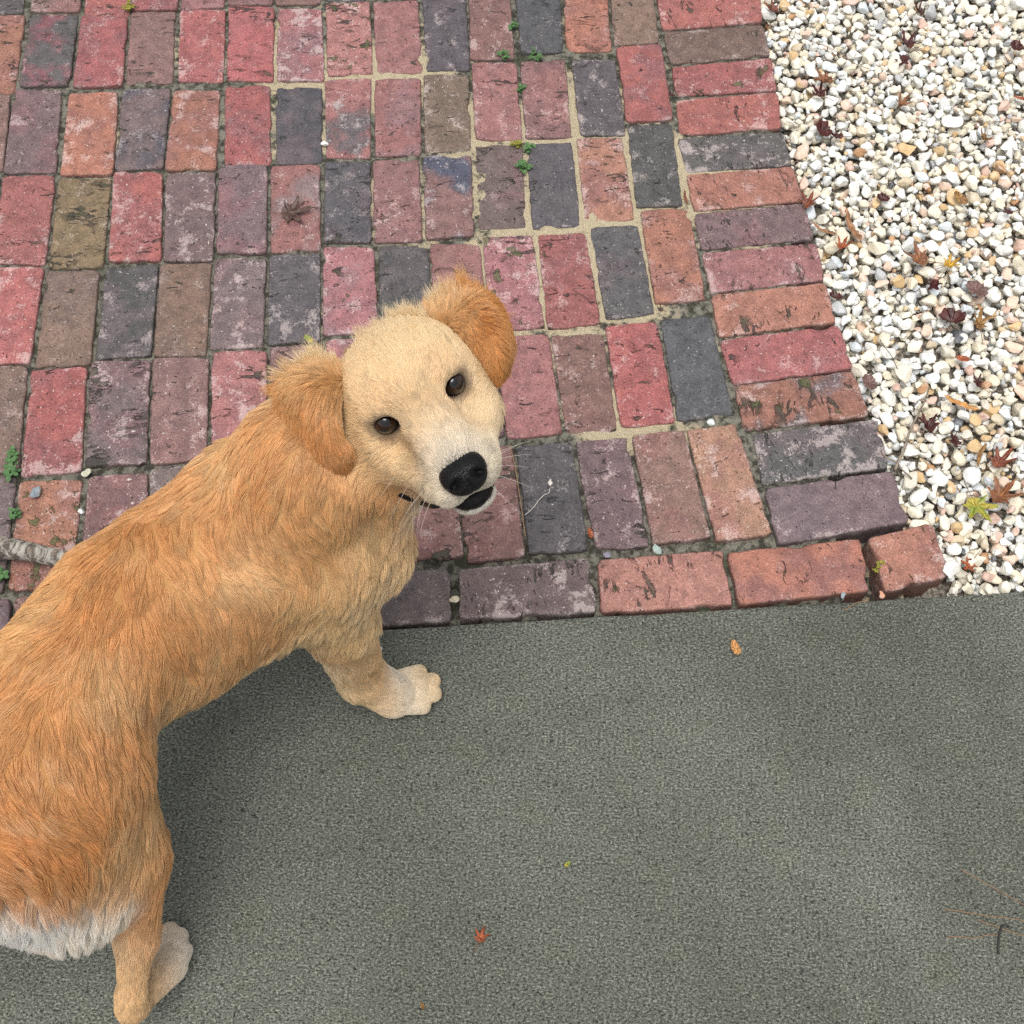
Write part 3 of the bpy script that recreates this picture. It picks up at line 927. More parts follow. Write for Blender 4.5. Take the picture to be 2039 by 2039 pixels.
# ---- grooming guides: picture position, flow in the picture, hair length (cm), lift, colour
GOLD, DEEP, PALE, CREAM, EARC, WHITE = (200, 136, 74), (186, 118, 58), (222, 180, 122), (233, 205, 156), (204, 130, 60), (246, 242, 234)
G_BODY = [
 # head
 (845, 852, -.50, -.85, .50, .3, (194, 188, 180)), (828, 820, -.5, -.85, .6, .3, (224, 200, 162)), (815, 790, -.5, -.85, .7, .3, (230, 200, 152)), (790, 755, -.5, -.85, .8, .3, (232, 200, 148)),
 (742, 690, -.48, -.88, 1.0, .3, (236, 206, 154)), (775, 640, -.3, -.95, 1.3, .35, (238, 210, 160)), (700, 665, -.6, -.8, 1.4, .35, (232, 200, 150)), (690, 720, -.85, -.5, 1.1, .3, (232, 200, 148)),
 (840, 650, .1, -1, 1.1, .3, (238, 210, 160)), (882, 690, .6, -.6, .8, .3, (236, 208, 160)), (725, 620, -.35, -.94, 2.2, .5, (238, 210, 164)), (780, 588, -.3, -.95, 2.4, .55, (240, 214, 168)), (660, 640, -.6, -.8, 2.4, .5, (236, 206, 156)),
 (712, 838, -.8, .3, .8, .3, (226, 192, 140)), (690, 880, -.7, .6, 1.1, .35, (220, 182, 126)), (760, 900, -.7, .6, .9, .3, (220, 184, 132)), (690, 790, -.9, .1, .9, .3, (224, 190, 136)),
 (770, 845, -.75, .35, .6, .3, (222, 186, 134)), (805, 895, -.75, .5, .5, .3, (226, 198, 152)), (800, 935, -.6, .6, .5, .3, (224, 204, 168)), (845, 955, -.4, .8, .5, .3, (228, 216, 196)),
 (880, 948, -.1, .9, .45, .3, (228, 220, 206)), (920, 905, .4, .5, .5, .3, (234, 222, 198)), (880, 780, .0, -1, .6, .3, (232, 202, 156)), (912, 770, .5, -.3, .7, .3, (234, 206, 160)), (930, 850, .4, -.5, .6, .3, (238, 220, 184)), (900, 845, .2, -.8, .5, .3, (232, 214, 186)),
 (885, 984, .05, 1, .5, .3, (206, 190, 164)), (820, 965, -.6, .7, .9, .4, (226, 206, 172)),
 (862, 858, -.3, -.9, .4, .3, (186, 184, 184)), (838, 836, -.45, -.88, .5, .3, (228, 204, 166)), (866, 838, -.1, -1, .5, .3, (214, 200, 172)), (752, 800, -.6, .3, .5, .3, (196, 152, 102)), (770, 826, -.7, .45, .5, .3, (200, 160, 110)), (845, 770, .1, -.9, .5, .3, (214, 176, 124)),
 (716, 764, -.8, -.5, .6, .35, (198, 156, 108)), (742, 770, -.5, -.8, .6, .35, (206, 166, 118)), (838, 700, -.2, -.9, .6, .35, (202, 160, 110)), (862, 692, .4, -.8, .6, .35, (206, 168, 120)), (735, 860, -.8, .4, .8, .3, (232, 202, 152)), (780, 870, -.75, .45, .6, .3, (206, 170, 120)),
 (640, 925, .0, 1, 1.9, .35, (196, 138, 80)), (700, 942, .2, .98, 1.9, .35, (194, 138, 82)), (745, 958, .3, .95, 1.8, .4, (192, 138, 84)), (780, 975, .3, .95, 1.7, .4, (204, 156, 100)),
 # neck and chest
 (590, 905, -.2, 1, 2.2, .4, GOLD), (680, 920, .1, 1, 2.3, .4, (206, 152, 92)), (740, 960, .35, .93, 2.2, .45, (210, 164, 106)), (640, 980, .35, .93, 2.4, .4, (212, 162, 100)), (770, 1010, .1, 1, 2.4, .5, (218, 178, 122)),
 (700, 1010, .6, .8, 2.4, .4, (222, 182, 124)), (750, 1080, -.25, .97, 2.6, .5, (224, 190, 138)), (690, 1080, .1, 1, 2.2, .4, (212, 164, 104)), (720, 1150, -.3, .95, 2.2, .5, (222, 190, 140)),
 (540, 800, -.45, .9, 2.2, .4, (206, 146, 84)), (480, 830, -.5, .86, 2.4, .4, (204, 142, 80)), (500, 900, -.35, .94, 2.5, .4, GOLD), (420, 880, -.4, .9, 2.6, .4, (214, 160, 96)), (420, 960, -.2, .98, 2.6, .4, GOLD),
 (340, 930, -.5, .86, 2.6, .4, (206, 144, 82)), (560, 980, .45, .9, 2.5, .4, (206, 148, 86)), (500, 1060, .6, .8, 2.5, .4, (208, 150, 88)), (590, 1090, .3, .95, 2.3, .4, (204, 146, 84)), (640, 1130, .1, 1, 2.2, .4, (218, 176, 118)),
 (580, 1150, -.2, .98, 2.4, .4, (214, 172, 112)), (470, 1090, .8, .6, 2.4, .35, PALE), (430, 1040, .7, .72, 2.6, .4, GOLD), (450, 1160, .35, .93, 2.3, .35, (196, 136, 78)), (520, 1190, .2, .97, 2.2, .35, (188, 132, 76)),
 # back and flank
 (284, 1019, .35, .93, 2.8, .4, GOLD), (240, 960, -.5, .86, 2.6, .4, (206, 144, 80)), (350, 1050, .5, .86, 2.7, .4, (210, 150, 86)), (166, 1070, -.25, .97, 2.8, .4, (204, 140, 76)), (90, 1110, -.8, .6, 2.6, .4, (212, 156, 90)),
 (47, 1184, -.85, .5, 2.6, .4, (214, 158, 92)), (150, 1184, -.55, .83, 2.8, .4, (200, 134, 72)), (220, 1130, .1, 1, 2.8, .35, (196, 130, 68)), (237, 1232, .12, 1, 2.6, .35, GOLD), (300, 1180, .4, .9, 2.6, .35, (198, 134, 72)),
 (355, 1245, .2, .98, 2.4, .35, (196, 134, 74)), (400, 1270, .1, 1, 2.4, .4, (206, 156, 98)), (330, 1330, -.1, 1, 2.6, .45, (210, 166, 110)), (300, 1385, -.2, .98, 2.8, .5, (206, 164, 108)), (260, 1330, .0, 1, 2.4, .4, (190, 132, 74)), (440, 1230, .3, .95, 2.4, .35, (192, 138, 82)),
 (60, 1270, -.55, .83, 2.6, .4, (204, 140, 76)), (140, 1290, -.2, .98, 2.6, .4, (206, 144, 82)), (200, 1290, .05, 1, 2.6, .4, (216, 168, 106)), (20, 1350, -.4, .9, 2.6, .4, GOLD), (110, 1380, .1, 1, 2.6, .4, (198, 134, 72)),
 # haunch
 (60, 1470, .35, .93, 2.5, .4, (198, 132, 70)), (130, 1450, .25, .97, 2.5, .4, (200, 136, 74)), (200, 1420, .25, .97, 2.4, .4, (192, 126, 66)), (235, 1470, .2, .98, 2.2, .4, (200, 140, 80)), (25, 1560, .9, .4, 2.4, .4, (190, 118, 56)), (110, 1560, .8, .6, 2.4, .4, (194, 124, 62)),
 (190, 1540, .5, .86, 2.3, .4, (196, 130, 68)), (240, 1560, .25, .97, 2.2, .35, (202, 146, 88)), (275, 1560, .1, 1, 1.9, .35, (206, 158, 100)), (60, 1640, .7, .7, 2.5, .45, (190, 118, 56)), (130, 1650, .4, .9, 2.5, .45, (186, 116, 54)), (205, 1640, .15, .98, 2.3, .4, (200, 150, 94)),
 (270, 1640, .0, 1, 2.0, .35, (200, 148, 90)), (305, 1650, .0, 1, 1.6, .3, (200, 138, 78)),
 (30, 1700, .1, 1, 2.8, .5, (206, 150, 92)), (110, 1705, .05, 1, 2.8, .5, (204, 148, 90)), (190, 1700, .0, 1, 2.6, .5, (216, 172, 120)),
 (30, 1740, .1, 1, 2.9, .5, WHITE), (90, 1748, .05, 1, 3.0, .5, WHITE), (150, 1750, .0, 1, 3.0, .5, WHITE), (210, 1745, .05, 1, 2.7, .5, (234, 224, 204)),
 # shin, hock, hind foot
 (285, 1720, -.15, 1, 1.6, .3, (204, 142, 82)), (268, 1780, -.2, 1, 1.3, .3, (198, 134, 74)), (235, 1790, -.1, 1, 1.3, .35, (228, 196, 150)), (248, 1840, -.1, 1, 1.1, .3, (216, 170, 114)), (250, 1905, .1, 1, .8, .3, (220, 176, 120)), (300, 1850, .5, -.8, .8, .3, (206, 168, 122)), (310, 1815, .5, -.8, .7, .3, (222, 196, 158)), (325, 1790, .4, -.9, .7, .35, (226, 214, 196)), (308, 1775, .3, -.95, .6, .35, (214, 190, 156)), (342, 1825, .6, -.7, .8, .35, (232, 226, 218)), (312, 1830, .5, -.8, .8, .3, (202, 166, 120)), (325, 1850, .5, -.8, .8, .3, (196, 160, 116)), (347, 1800, .8, -.3, .6, .35, (234, 226, 212)),
 # foreleg
 (600, 1196, -.15, 1, 3.0, .55, (228, 194, 140)), (630, 1205, -.05, 1, 2.8, .5, (226, 190, 134)), (660, 1205, .1, 1, 1.5, .35, (216, 178, 122)), (700, 1215, .0, 1, 1.3, .35, (220, 184, 130)), (640, 1250, .3, .95, 1.2, .35, (186, 136, 82)), (690, 1255, .4, .9, 1.0, .3, (214, 172, 118)), (622, 1255, -.3, .95, 2.0, .6, (232, 206, 164)), (645, 1290, -.1, 1, 1.8, .6, (232, 206, 162)), (672, 1312, .2, 1, 1.2, .5, (226, 196, 148)), (690, 1285, .5, .85, .9, .3, (208, 162, 104)), (715, 1290, .8, .5, .8, .3, (210, 164, 108)), (700, 1310, .8, .5, .9, .3, (218, 178, 122)),
 (745, 1283, .95, -.1, .8, .35, (242, 236, 222)), (768, 1306, 1, 0, .7, .35, (240, 232, 214)), (735, 1308, 1, .1, .7, .3, (212, 170, 112)), (785, 1322, 1, .1, .7, .35, (242, 234, 218)), (735, 1332, .9, .2, .8, .3, (220, 184, 130)), (802, 1292, 1, -.1, .5, .3, (226, 194, 144)), (800, 1312, 1, .05, .5, .3, (228, 196, 146)), (815, 1304, 1, .05, .4, .3, (226, 196, 146)),
]
G_EARR = [(598, 652, -.5, -.86, 2.2, .5, (230, 192, 136)), (640, 680, -.3, -.9, 1.3, .3, (218, 164, 100)), (566, 672, -.9, -.4, 2.6, .45, (224, 180, 118)), (530, 735, -.9, .25, 2.2, .35, (210, 142, 72)), (540, 790, -.3, .95, 1.5, .22, (204, 130, 60)),
          (560, 705, -.7, .5, 1.9, .28, (212, 148, 78)), (590, 700, -.5, .7, 1.8, .28, (216, 156, 88)), (590, 750, -.15, .98, 1.6, .22, (206, 136, 66)), (580, 800, .05, 1, 1.4, .2, (202, 126, 56)), (620, 830, .2, .98, 1.2, .2, (196, 120, 50)), (620, 720, -.2, .9, 1.5, .25, (210, 146, 78)), (652, 765, .0, 1, 1.4, .25, (224, 180, 122)), (640, 870, .3, .95, .9, .2, (182, 108, 46)), (600, 860, .4, .9, 1.0, .2, (198, 122, 54)), (660, 830, .1, 1, 1.2, .2, (210, 152, 90))]
G_EARL = [(815, 572, -.5, -.85, 2.0, .5, (234, 200, 148)), (848, 566, -.2, -1, 2.2, .5, (224, 172, 104)), (880, 548, .1, -1, 2.2, .45, (214, 146, 74)), (925, 562, .5, -.5, 1.4, .25, (204, 128, 54)), (915, 610, .8, .5, 1.2, .2, (192, 114, 44)), (950, 650, .4, .9, 1.1, .2, (204, 128, 54)),
          (938, 710, .1, 1, .9, .2, (182, 110, 46)), (880, 630, .75, .65, 1.1, .22, (208, 140, 72)), (905, 660, .6, .8, 1.0, .2, (204, 134, 64)), (860, 605, .7, .2, 1.3, .25, (216, 154, 86)), (900, 575, .8, .1, 1.3, .22, (198, 122, 50))]

def coat(C):                                     # single-hair reflectance: paler than the coat, which deepens by interreflection
    return C ** .76 * np.array((1.04, 1.05, 1.06))

class Groom:
    def __init__(s, P, Q, guides, extra=None):
        s.P, s.Q = P, Q
        tri = np.concatenate([Q[:, [0, 1, 2]], Q[:, [0, 2, 3]]])
        s.tri = tri
        a, b, c = P[tri[:, 0]], P[tri[:, 1]], P[tri[:, 2]]
        fn = np.cross(b - a, c - a); s.area = .5 * np.linalg.norm(fn, axis=1)
        fn = fn / np.maximum(2 * s.area, 1e-12)[:, None]
        vn = np.zeros_like(P)
        for k in range(3): np.add.at(vn, tri[:, k], fn * s.area[:, None])
        s.vn = vn / np.maximum(np.linalg.norm(vn, axis=1), 1e-12)[:, None]
        bv = BVHTree.FromPolygons([tuple(p) for p in P], [tuple(int(i) for i in t) for t in tri])
        s.bvh = bv
        gp, gd, gl, gf, gc = [], [], [], [], []
        for (x, y, dx, dy, L, lift, col) in guides:
            d = ray(x * KD, y * KD).normalized()
            hit, n, i, _ = bv.ray_cast(CPOS, d)
            if hit is None:
                hit, n, i, _ = bv.find_nearest(CPOS + ray(x * KD, y * KD) * (extra or 1.40))
            n = Vector(n)
            f = CRT * dx - CUP * dy
            f = f - n * f.dot(n)
            gp.append(A3(hit)); gd.append(A3(f.normalized())); gl.append(L * .01); gf.append(lift); gc.append(lin(col))
        s.gp, s.gd, s.gl, s.gf, s.gc = map(np.array, (gp, gd, gl, gf, gc))
    def add_far(s, n=260):                       # far side of the body: hair lies back along the trunk and down
        idx = rng.choice(len(s.P), 4000, replace=False)
        vis = ((s.P[idx] - A3(CPOS)) * s.vn[idx]).sum(1)
        idx = idx[vis > .25][:n]
        p = s.P[idx]; n_ = s.vn[idx]
        f = np.tile(np.array((-.45, -.65, -.55)), (len(idx), 1))
        f -= n_ * (f * n_).sum(1)[:, None]; f /= np.linalg.norm(f, axis=1)[:, None] + 1e-9
        dist = np.linalg.norm(p[:, None] - s.gp[None], axis=2); near = dist.argmin(1)
        keep = dist.min(1) > .06
        s.gp = np.concatenate([s.gp, p[keep]]); s.gd = np.concatenate([s.gd, f[keep]])
        s.gl = np.concatenate([s.gl, np.full(keep.sum(), .022)]); s.gf = np.concatenate([s.gf, np.full(keep.sum(), .4)])
        s.gc = np.concatenate([s.gc, s.gc[near][keep] * .97])
    def field(s, X, sig=.022):
        out = [np.empty((len(X), 3)), np.empty(len(X)), np.empty(len(X)), np.empty((len(X), 3))]
        for i in range(0, len(X), 8000):
            x = X[i:i + 8000]
            d2 = ((x[:, None] - s.gp[None]) ** 2).sum(2)
            near = np.sqrt(np.maximum(d2.min(1), 1e-8))
            sg = np.maximum(sig, near * .75)[:, None]
            w = np.exp(-d2 / (2 * sg ** 2)) + 1e-30
            w /= w.sum(1)[:, None]
            out[0][i:i + 8000] = w @ s.gd; out[1][i:i + 8000] = w @ s.gl; out[2][i:i + 8000] = w @ s.gf; out[3][i:i + 8000] = w @ s.gc
        return out
    def roots(s, n, dens=None):
        w = s.area.copy()
        cen = s.P[s.tri].mean(1)
        fn = s.vn[s.tri].mean(1)
        vd = cen - A3(CPOS); vd /= np.linalg.norm(vd, axis=1)[:, None]
        face = -(vd * fn).sum(1)
        w *= np.where(face > -.25, 1.0, .22)
        if dens is not None: w *= dens(cen)
        w /= w.sum()
        t = rng.choice(len(s.tri), n, p=w)
        r1, r2 = rng.random(n), rng.random(n); q = np.sqrt(r1)
        b = np.stack([1 - q, q * (1 - r2), q * r2], 1)
        P = (s.P[s.tri[t]] * b[:, :, None]).sum(1); N = (s.vn[s.tri[t]] * b[:, :, None]).sum(1)
        return P, N / np.linalg.norm(N, axis=1)[:, None]

def vnoise(X, freq, seed=0):                     # cheap smooth value noise, vectorised
    Y = X * freq + seed * 17.31
    i = np.floor(Y).astype(np.int64); f = Y - i; f = f * f * (3 - 2 * f)
    def h(a):
        n = (a[:, 0] * 73856093) ^ (a[:, 1] * 19349663) ^ (a[:, 2] * 83492791) ^ (seed * 2654435)
        n = (n ^ (n >> 13)) * 1274126177 & 0x7fffffff
        return (n % 65536) / 65536.0
    r = 0
    for dx in (0, 1):
        for dy in (0, 1):
            for dz in (0, 1):
                w = (f[:, 0] if dx else 1 - f[:, 0]) * (f[:, 1] if dy else 1 - f[:, 1]) * (f[:, 2] if dz else 1 - f[:, 2])
                r = r + w * h(i + np.array((dx, dy, dz)))
    return r

EYE_C = [hl(s_ * .0395, .0075, .000) for s_ in (-1, 1)]
NOSE_C = hl(.003, .092, -.046)
bvh_body = BVHTree.FromPolygons([tuple(p) for p in pts], [tuple(int(i) for i in q) for q in quads_])
def on_skin(px, py, out=.0022):
    h_, n_, i_, _ = bvh_body.ray_cast(CPOS, ray(px * KD, py * KD).normalized())
    if h_ is None: h_, n_, i_, _ = bvh_body.find_nearest(CPOS + ray(px * KD, py * KD) * 1.22)
    return A3(h_) + A3(n_) * out
LIP_MID = [hl(*p) for p in ((-.024, .052, -.092), (-.012, .061, -.0955), (0, .064, -.097), (.012, .061, -.0955), (.024, .052, -.092))]
LIP_PTS = [on_skin(*q) for q in ((752, 930), (772, 939), (794, 947), (818, 957))] + LIP_MID + [hl(*p) for p in ((.033, .036, -.087), (.040, .018, -.082))]
def bald(X):                                     # True where no hair grows
    k = np.zeros(len(X), bool)
    for e in EYE_C:
        d = (X - e) @ HM
        k |= (d[:, 0] / .0146) ** 2 + (d[:, 2] / .0126) ** 2 + (d[:, 1] / .03) ** 2 < 1
    d = (X - NOSE_C) @ HM
    k |= (d[:, 0] / .0215) ** 2 + (d[:, 1] / .020) ** 2 + (d[:, 2] / .0165) ** 2 < 1
    for i in range(len(LIP_PTS)):
        r = .0095 if 4 <= i <= 8 else .0042
        k |= ((X - LIP_PTS[i]) ** 2).sum(1) < r * r
    return k

def strands(gr, n, name, dens=None, rad=.00026, sig=.022, npt=6, clump_per=26, droop=.25, seed=1, on_body=False):
    P, N = gr.roots(n, dens)
    keep = ~bald(P); P, N = P[keep], N[keep]
    # thinner toward the eyes: short hair
    D, L, LF, C = gr.field(P, sig)
    # the lie of the coat wanders a little, in locks
    wob = np.stack([vnoise(P, 55, k + seed) - .5 for k in range(3)], 1) * 1.05 + np.stack([vnoise(P, 120, k + 7 + seed) - .5 for k in range(3)], 1) * .30
    D = D + wob * .8
    D -= N * (D * N).sum(1)[:, None]
    D /= np.linalg.norm(D, axis=1)[:, None] + 1e-9
    D += rng.normal(0, .055, D.shape)
    L = L * rng.uniform(.62, 1.12, len(L)) * np.where(on_body & (L > .02), .86, 1.0) * (.85 + .35 * vnoise(P, 90, 3))
    hd = np.linalg.norm(P - hl(0, -.02, -.03), axis=1) < .125
    L = np.where(hd & (L < .016), np.maximum(L * 1.4, .0065), L); LF = np.where(hd & (L < .016), LF * .62, LF)
    em = np.minimum(*[np.linalg.norm(P - e, axis=1) for e in EYE_C])
    L = np.where(em < .03, L * (.35 + .65 * np.clip((em - .009) / .02, 0, 1)), L)
    nd = np.linalg.norm(P - NOSE_C, axis=1)
    L = np.where(nd < .05, L * np.clip(.60 + (nd - .018) / .04, .5, 1), L)
    n = len(P)
    S_ = np.linspace(0, 1, npt)
    lift = np.clip(np.where(LF <= .42, LF * .66, LF) * (1.0 if on_body else .62) + rng.normal(0, .05, n), .07, 1.2)
    pts_ = np.empty((n, npt, 3)); pts_[:, 0] = P - N * .0004
    seg = L / (npt - 1)
    cur = pts_[:, 0].copy()
    for k in range(1, npt):
        a = lift * (1.25 - 1.05 * S_[k])
        d = D * np.cos(a)[:, None] + N * np.sin(a)[:, None]
        d[:, 2] -= droop * S_[k] * np.clip(L / .03, 0, 1)
        d /= np.linalg.norm(d, axis=1)[:, None]
        cur = cur + d * seg[:, None]
        pts_[:, k] = cur
    # locks: tips gather on a leader strand
    nc = max(8, n // clump_per)
    lead = rng.choice(n, nc, replace=False)
    kd = KDTree(nc)
    for i, j in enumerate(lead): kd.insert(Vector(P[j]), i)
    kd.balance()
    own = np.fromiter((kd.find(Vector(p))[1] for p in P), np.int64, n)
    own = lead[own]
    amt = np.clip(L / .020, .15, 1.0) * rng.uniform(.45, .98, n)
    sc = (L / np.maximum(L[own], 1e-6))
    for k in range(1, npt):
        tgt = P + 0 * P
        lead_off = pts_[own, k] - pts_[own, 0]
        goal = pts_[own, 0] + lead_off * np.clip(sc, .6, 1.4)[:, None]
        f = (amt * S_[k] ** .85 * .88)[:, None]
        pts_[:, k] = pts_[:, k] * (1 - f) + goal * f
    # the coat lies on the body: lift any point that sank below its layer
    lay = rng.uniform(.05, .16, n)
    for k in range(1, npt):
        need = .0005 + lay * L * S_[k]
        if on_body:
            x = (pts_[:, k] - LO) / VOX
            i = np.clip(np.floor(x).astype(np.int64), 0, np.array(sdf.shape) - 2); fr = np.clip(x - i, 0, 1)
            val = 0
            for dx in (0, 1):
                for dy in (0, 1):
                    for dz in (0, 1):
                        w = (fr[:, 0] if dx else 1 - fr[:, 0]) * (fr[:, 1] if dy else 1 - fr[:, 1]) * (fr[:, 2] if dz else 1 - fr[:, 2])
                        val = val + w * sdf[i[:, 0] + dx, i[:, 1] + dy, i[:, 2] + dz]
        else:
            val = ((pts_[:, k] - P) * N).sum(1)
        push = np.clip(need - val, 0, .012)
        pts_[:, k] += N * push[:, None]
    # colour: streaks, locks, single hairs
    st = vnoise(P * np.array((1, 1, 1)), 34, 11 + seed); lk = rng.normal(0, 1, len(P))[own]
    br = 1 + (st - .5) * .20 + lk * .11 + rng.normal(0, 1, n) * .06
    # fine streaks that run with the lie of the coat
    Dn = D / (np.linalg.norm(D, axis=1)[:, None] + 1e-9)
    Ps = P - Dn * ((P * Dn).sum(1)[:, None]) * .84
    sk = vnoise(Ps, 560, 41 + seed) * .6 + vnoise(Ps, 170, 43 + seed) * .4
    br = br * (1 + (sk - .5) * np.where(L < .012, .75, .95))
    C = C * np.clip(br, .45, 1.7)[:, None]
    pale = np.clip((vnoise(P, 46, 23 + seed) - .62) * 3.2, 0, 1) * np.clip((L - .010) / .01, 0, 1)
    C = C * (1 - pale[:, None] * .32) + lin((228, 190, 134)) * pale[:, None] * .32
    # dark hairs round the eyes
    dk = np.clip(1 - (em - .0138) / .0085, 0, 1)[:, None] * .86
    C = C * (1 - dk) + lin((70, 48, 36)) * dk
    if on_body:                                  # inner-corner shading painted in, plus darker markings: tear lines, brows, below the lids
        for sx in (-1, 1):
            for (mx, my, mz, mr, ms) in ((.0240, .012, -.006, .0070, .58), (.043, .006, -.0145, .0070, .40), (.030, .004, .016, .0070, .20), (.024, .030, -.026, .010, .20)):
                dm = np.exp(-((P - hl(sx * mx, my, mz)) ** 2).sum(1) / (2 * mr * mr))[:, None] * ms
                C = C * (1 - dm) + lin((126, 86, 56)) * dm
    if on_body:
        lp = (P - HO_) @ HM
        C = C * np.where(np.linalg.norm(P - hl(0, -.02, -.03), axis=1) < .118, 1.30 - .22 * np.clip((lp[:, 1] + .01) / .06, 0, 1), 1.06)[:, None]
    C = coat(C)
    C = np.clip(C / np.maximum(1, C.max(1) / .93)[:, None], .01, .95)
    hc = bpy.data.hair_curves.new(name)
    hc.add_curves([npt] * n)
    hc.attributes['position'].data.foreach_set('vector', (pts_ - dog_inv).astype(np.float32).ravel())
    ra = hc.attributes.new('radius', 'FLOAT', 'POINT')
    prof = np.array([1.0, 1.0, .92, .75, .5, .16]) if npt == 6 else np.linspace(1, .2, npt)
    ra.data.foreach_set('value', (prof[None] * (rad * rng.uniform(.7, 1.25, n))[:, None]).astype(np.float32).ravel())
    ca = hc.attributes.new('col', 'FLOAT_COLOR', 'CURVE')
    ca.data.foreach_set('color', np.concatenate([C, np.ones((n, 1))], 1).astype(np.float32).ravel())
    hc.materials.append(M_FUR)
    o = bpy.data.objects.new(name, hc); COL.objects.link(o)
    return o

def skin_col(o, gr, P, dark=.60):
    _, _, _, C = gr.field(P, .022)
    ca = o.data.attributes.new('col', 'FLOAT_COLOR', 'POINT')
    em = np.minimum(*[np.linalg.norm(P - e, axis=1) for e in EYE_C])
    k = np.clip(1 - (em - .0125) / .006, 0, 1)[:, None]
    C = coat(C) * dark * (1 - k) + lin((38, 28, 26)) * k
    nd = np.linalg.norm(P - NOSE_C, axis=1)
    k = np.clip(1 - (nd - .022) / .006, 0, 1)[:, None] * .8
    C = C * (1 - k) + lin((40, 34, 34)) * k
    for i, l in enumerate(LIP_PTS):
        d = np.linalg.norm(P - l, axis=1); r = .010 if 4 <= i <= 8 else .005
        kk = np.clip(1 - (d - r) / .003, 0, 1)[:, None] * .9
        C = C * (1 - kk) + lin((36, 26, 28)) * kk
    ca.data.foreach_set('color', np.concatenate([C, np.ones((len(P), 1))], 1).astype(np.float32).ravel())

gb = Groom(pts, quads_, G_BODY, 1.40); gb.add_far()
gR = Groom(earR_P, earR_Q, G_EARR, 1.26); gL = Groom(earL_P, earL_Q, G_EARL, 1.27)
body = np_mesh('body', pts - dog_inv, quads_, M_SKIN, dog); skin_col(body, gb, pts)
earR = np_mesh('ear', earR_P - dog_inv, earR_Q, M_SKIN, dog); skin_col(earR, gR, earR_P)
earL = np_mesh('ear', earL_P - dog_inv, earL_Q, M_SKIN, dog); skin_col(earL, gL, earL_P)

HC = hl(0, -.02, -.03)
def dens_body(c):                               # short-coated head needs more hairs
    d = np.linalg.norm(c - HC, axis=1)
    return np.where(d < .125, 2.6, 1.0) * np.where(c[:, 2] < .13, 3.0, 1.0)
FUR_N = 260000
fur = strands(gb, FUR_N, 'fur', dens_body, .00027, .022, 6, 55, .2, 1, True); fur.parent = dog; fur['kind'] = 'stuff'
furR = strands(gR, 30000, 'fur', None, .00023, .016, 6, 40, .12, 4); furR.parent = earR; furR['kind'] = 'stuff'
furL = strands(gL, 30000, 'fur', None, .00023, .016, 6, 40, .12, 5); furL.parent = earL; furL['kind'] = 'stuff'

# wispy tufts standing up where the ears join the crown
def tufts(spots, par, gr, seed):
    rows, cols = [], []
    r_ = np.random.default_rng(seed)
    for (x, y, dx, dy, n, L, col, dep) in spots:
        c0 = CPOS + ray(x * KD, y * KD) * dep
        for lock in range(max(1, n // 14)):
            hit, nn, i, _ = gr.bvh.find_nearest(c0 + Vector(r_.normal(0, .007, 3)))
            base = Vector(hit); f0 = (CRT * (dx + r_.normal(0, .32)) - CUP * (dy + r_.normal(0, .32)) - FWD * r_.normal(.15, .3)).normalized()
            Ll = L * .01 * r_.uniform(.55, 1.2)
            for k in range(14):
                cur = base + Vector(r_.normal(0, .0022, 3)) - f0 * .004
                f = (f0 + Vector(r_.normal(0, .12, 3))).normalized(); row = []
                L1 = Ll * r_.uniform(.7, 1.1); dr = r_.uniform(.05, .5)
                for q in range(6):
                    row.append(A3(cur) - dog_inv)
                    d = f.copy(); d.z -= dr * (q / 5) ** 2; d += (base + f0 * (Ll * q / 5) - cur) * (8 if q > 2 else 0)
                    cur = cur + d.normalized() * (L1 / 5)
                rows.append(row); cols.append(np.append(np.clip(coat(lin(col)) * r_.uniform(.84, 1.0), 0, .93), 1))
    A_ = np.array(rows); n = len(A_)
    hc = bpy.data.hair_curves.new('tuft'); hc.add_curves([6] * n)
    hc.attributes['position'].data.foreach_set('vector', A_.astype(np.float32).ravel())
    ra = hc.attributes.new('radius', 'FLOAT', 'POINT'); ra.data.foreach_set('value', np.tile(np.array((1, 1, .9, .75, .5, .15)) * .00024, n).astype(np.float32))
    ca = hc.attributes.new('col', 'FLOAT_COLOR', 'CURVE'); ca.data.foreach_set('color', np.array(cols).astype(np.float32).ravel())
    hc.materials.append(M_FUR)
    o = bpy.data.objects.new('tuft', hc); COL.objects.link(o); o.parent = par; o['kind'] = 'stuff'
CRM, ORG_ = (240, 210, 158), (218, 150, 78)
tufts([(604, 664, -.45, -.9, 240, 2.6, CRM, 1.29), (578, 676, -.7, -.65, 200, 2.6, CRM, 1.29), (548, 705, -.95, -.3, 200, 2.8, (228, 184, 124), 1.29), (525, 725, -1, -.05, 160, 2.6, ORG_, 1.29), (634, 672, -.4, -.85, 160, 1.8, CRM, 1.28), (640, 700, -.4, -.4, 120, 1.6, (226, 178, 116), 1.27)], earR, gR, 31)
tufts([(815, 565, -.4, -.9, 260, 2.6, CRM, 1.30), (840, 560, -.2, -1, 260, 2.8, (234, 194, 138), 1.30), (870, 545, .0, -1, 280, 3.0, ORG_, 1.30), (895, 540, .3, -.95, 120, 1.8, (214, 146, 76), 1.30)], earL, gL, 32)
tufts([(770, 580, -.35, -.95, 420, 2.4, CRM, 1.30), (745, 590, -.5, -.85, 300, 2.4, CRM, 1.30), (715, 612, -.5, -.8, 200, 2.0, (238, 206, 154), 1.30), (680, 632, -.5, -.8, 220, 2.2, CRM, 1.29), (795, 575, -.3, -1, 240, 2.4, CRM, 1.30)], dog, gb, 33)

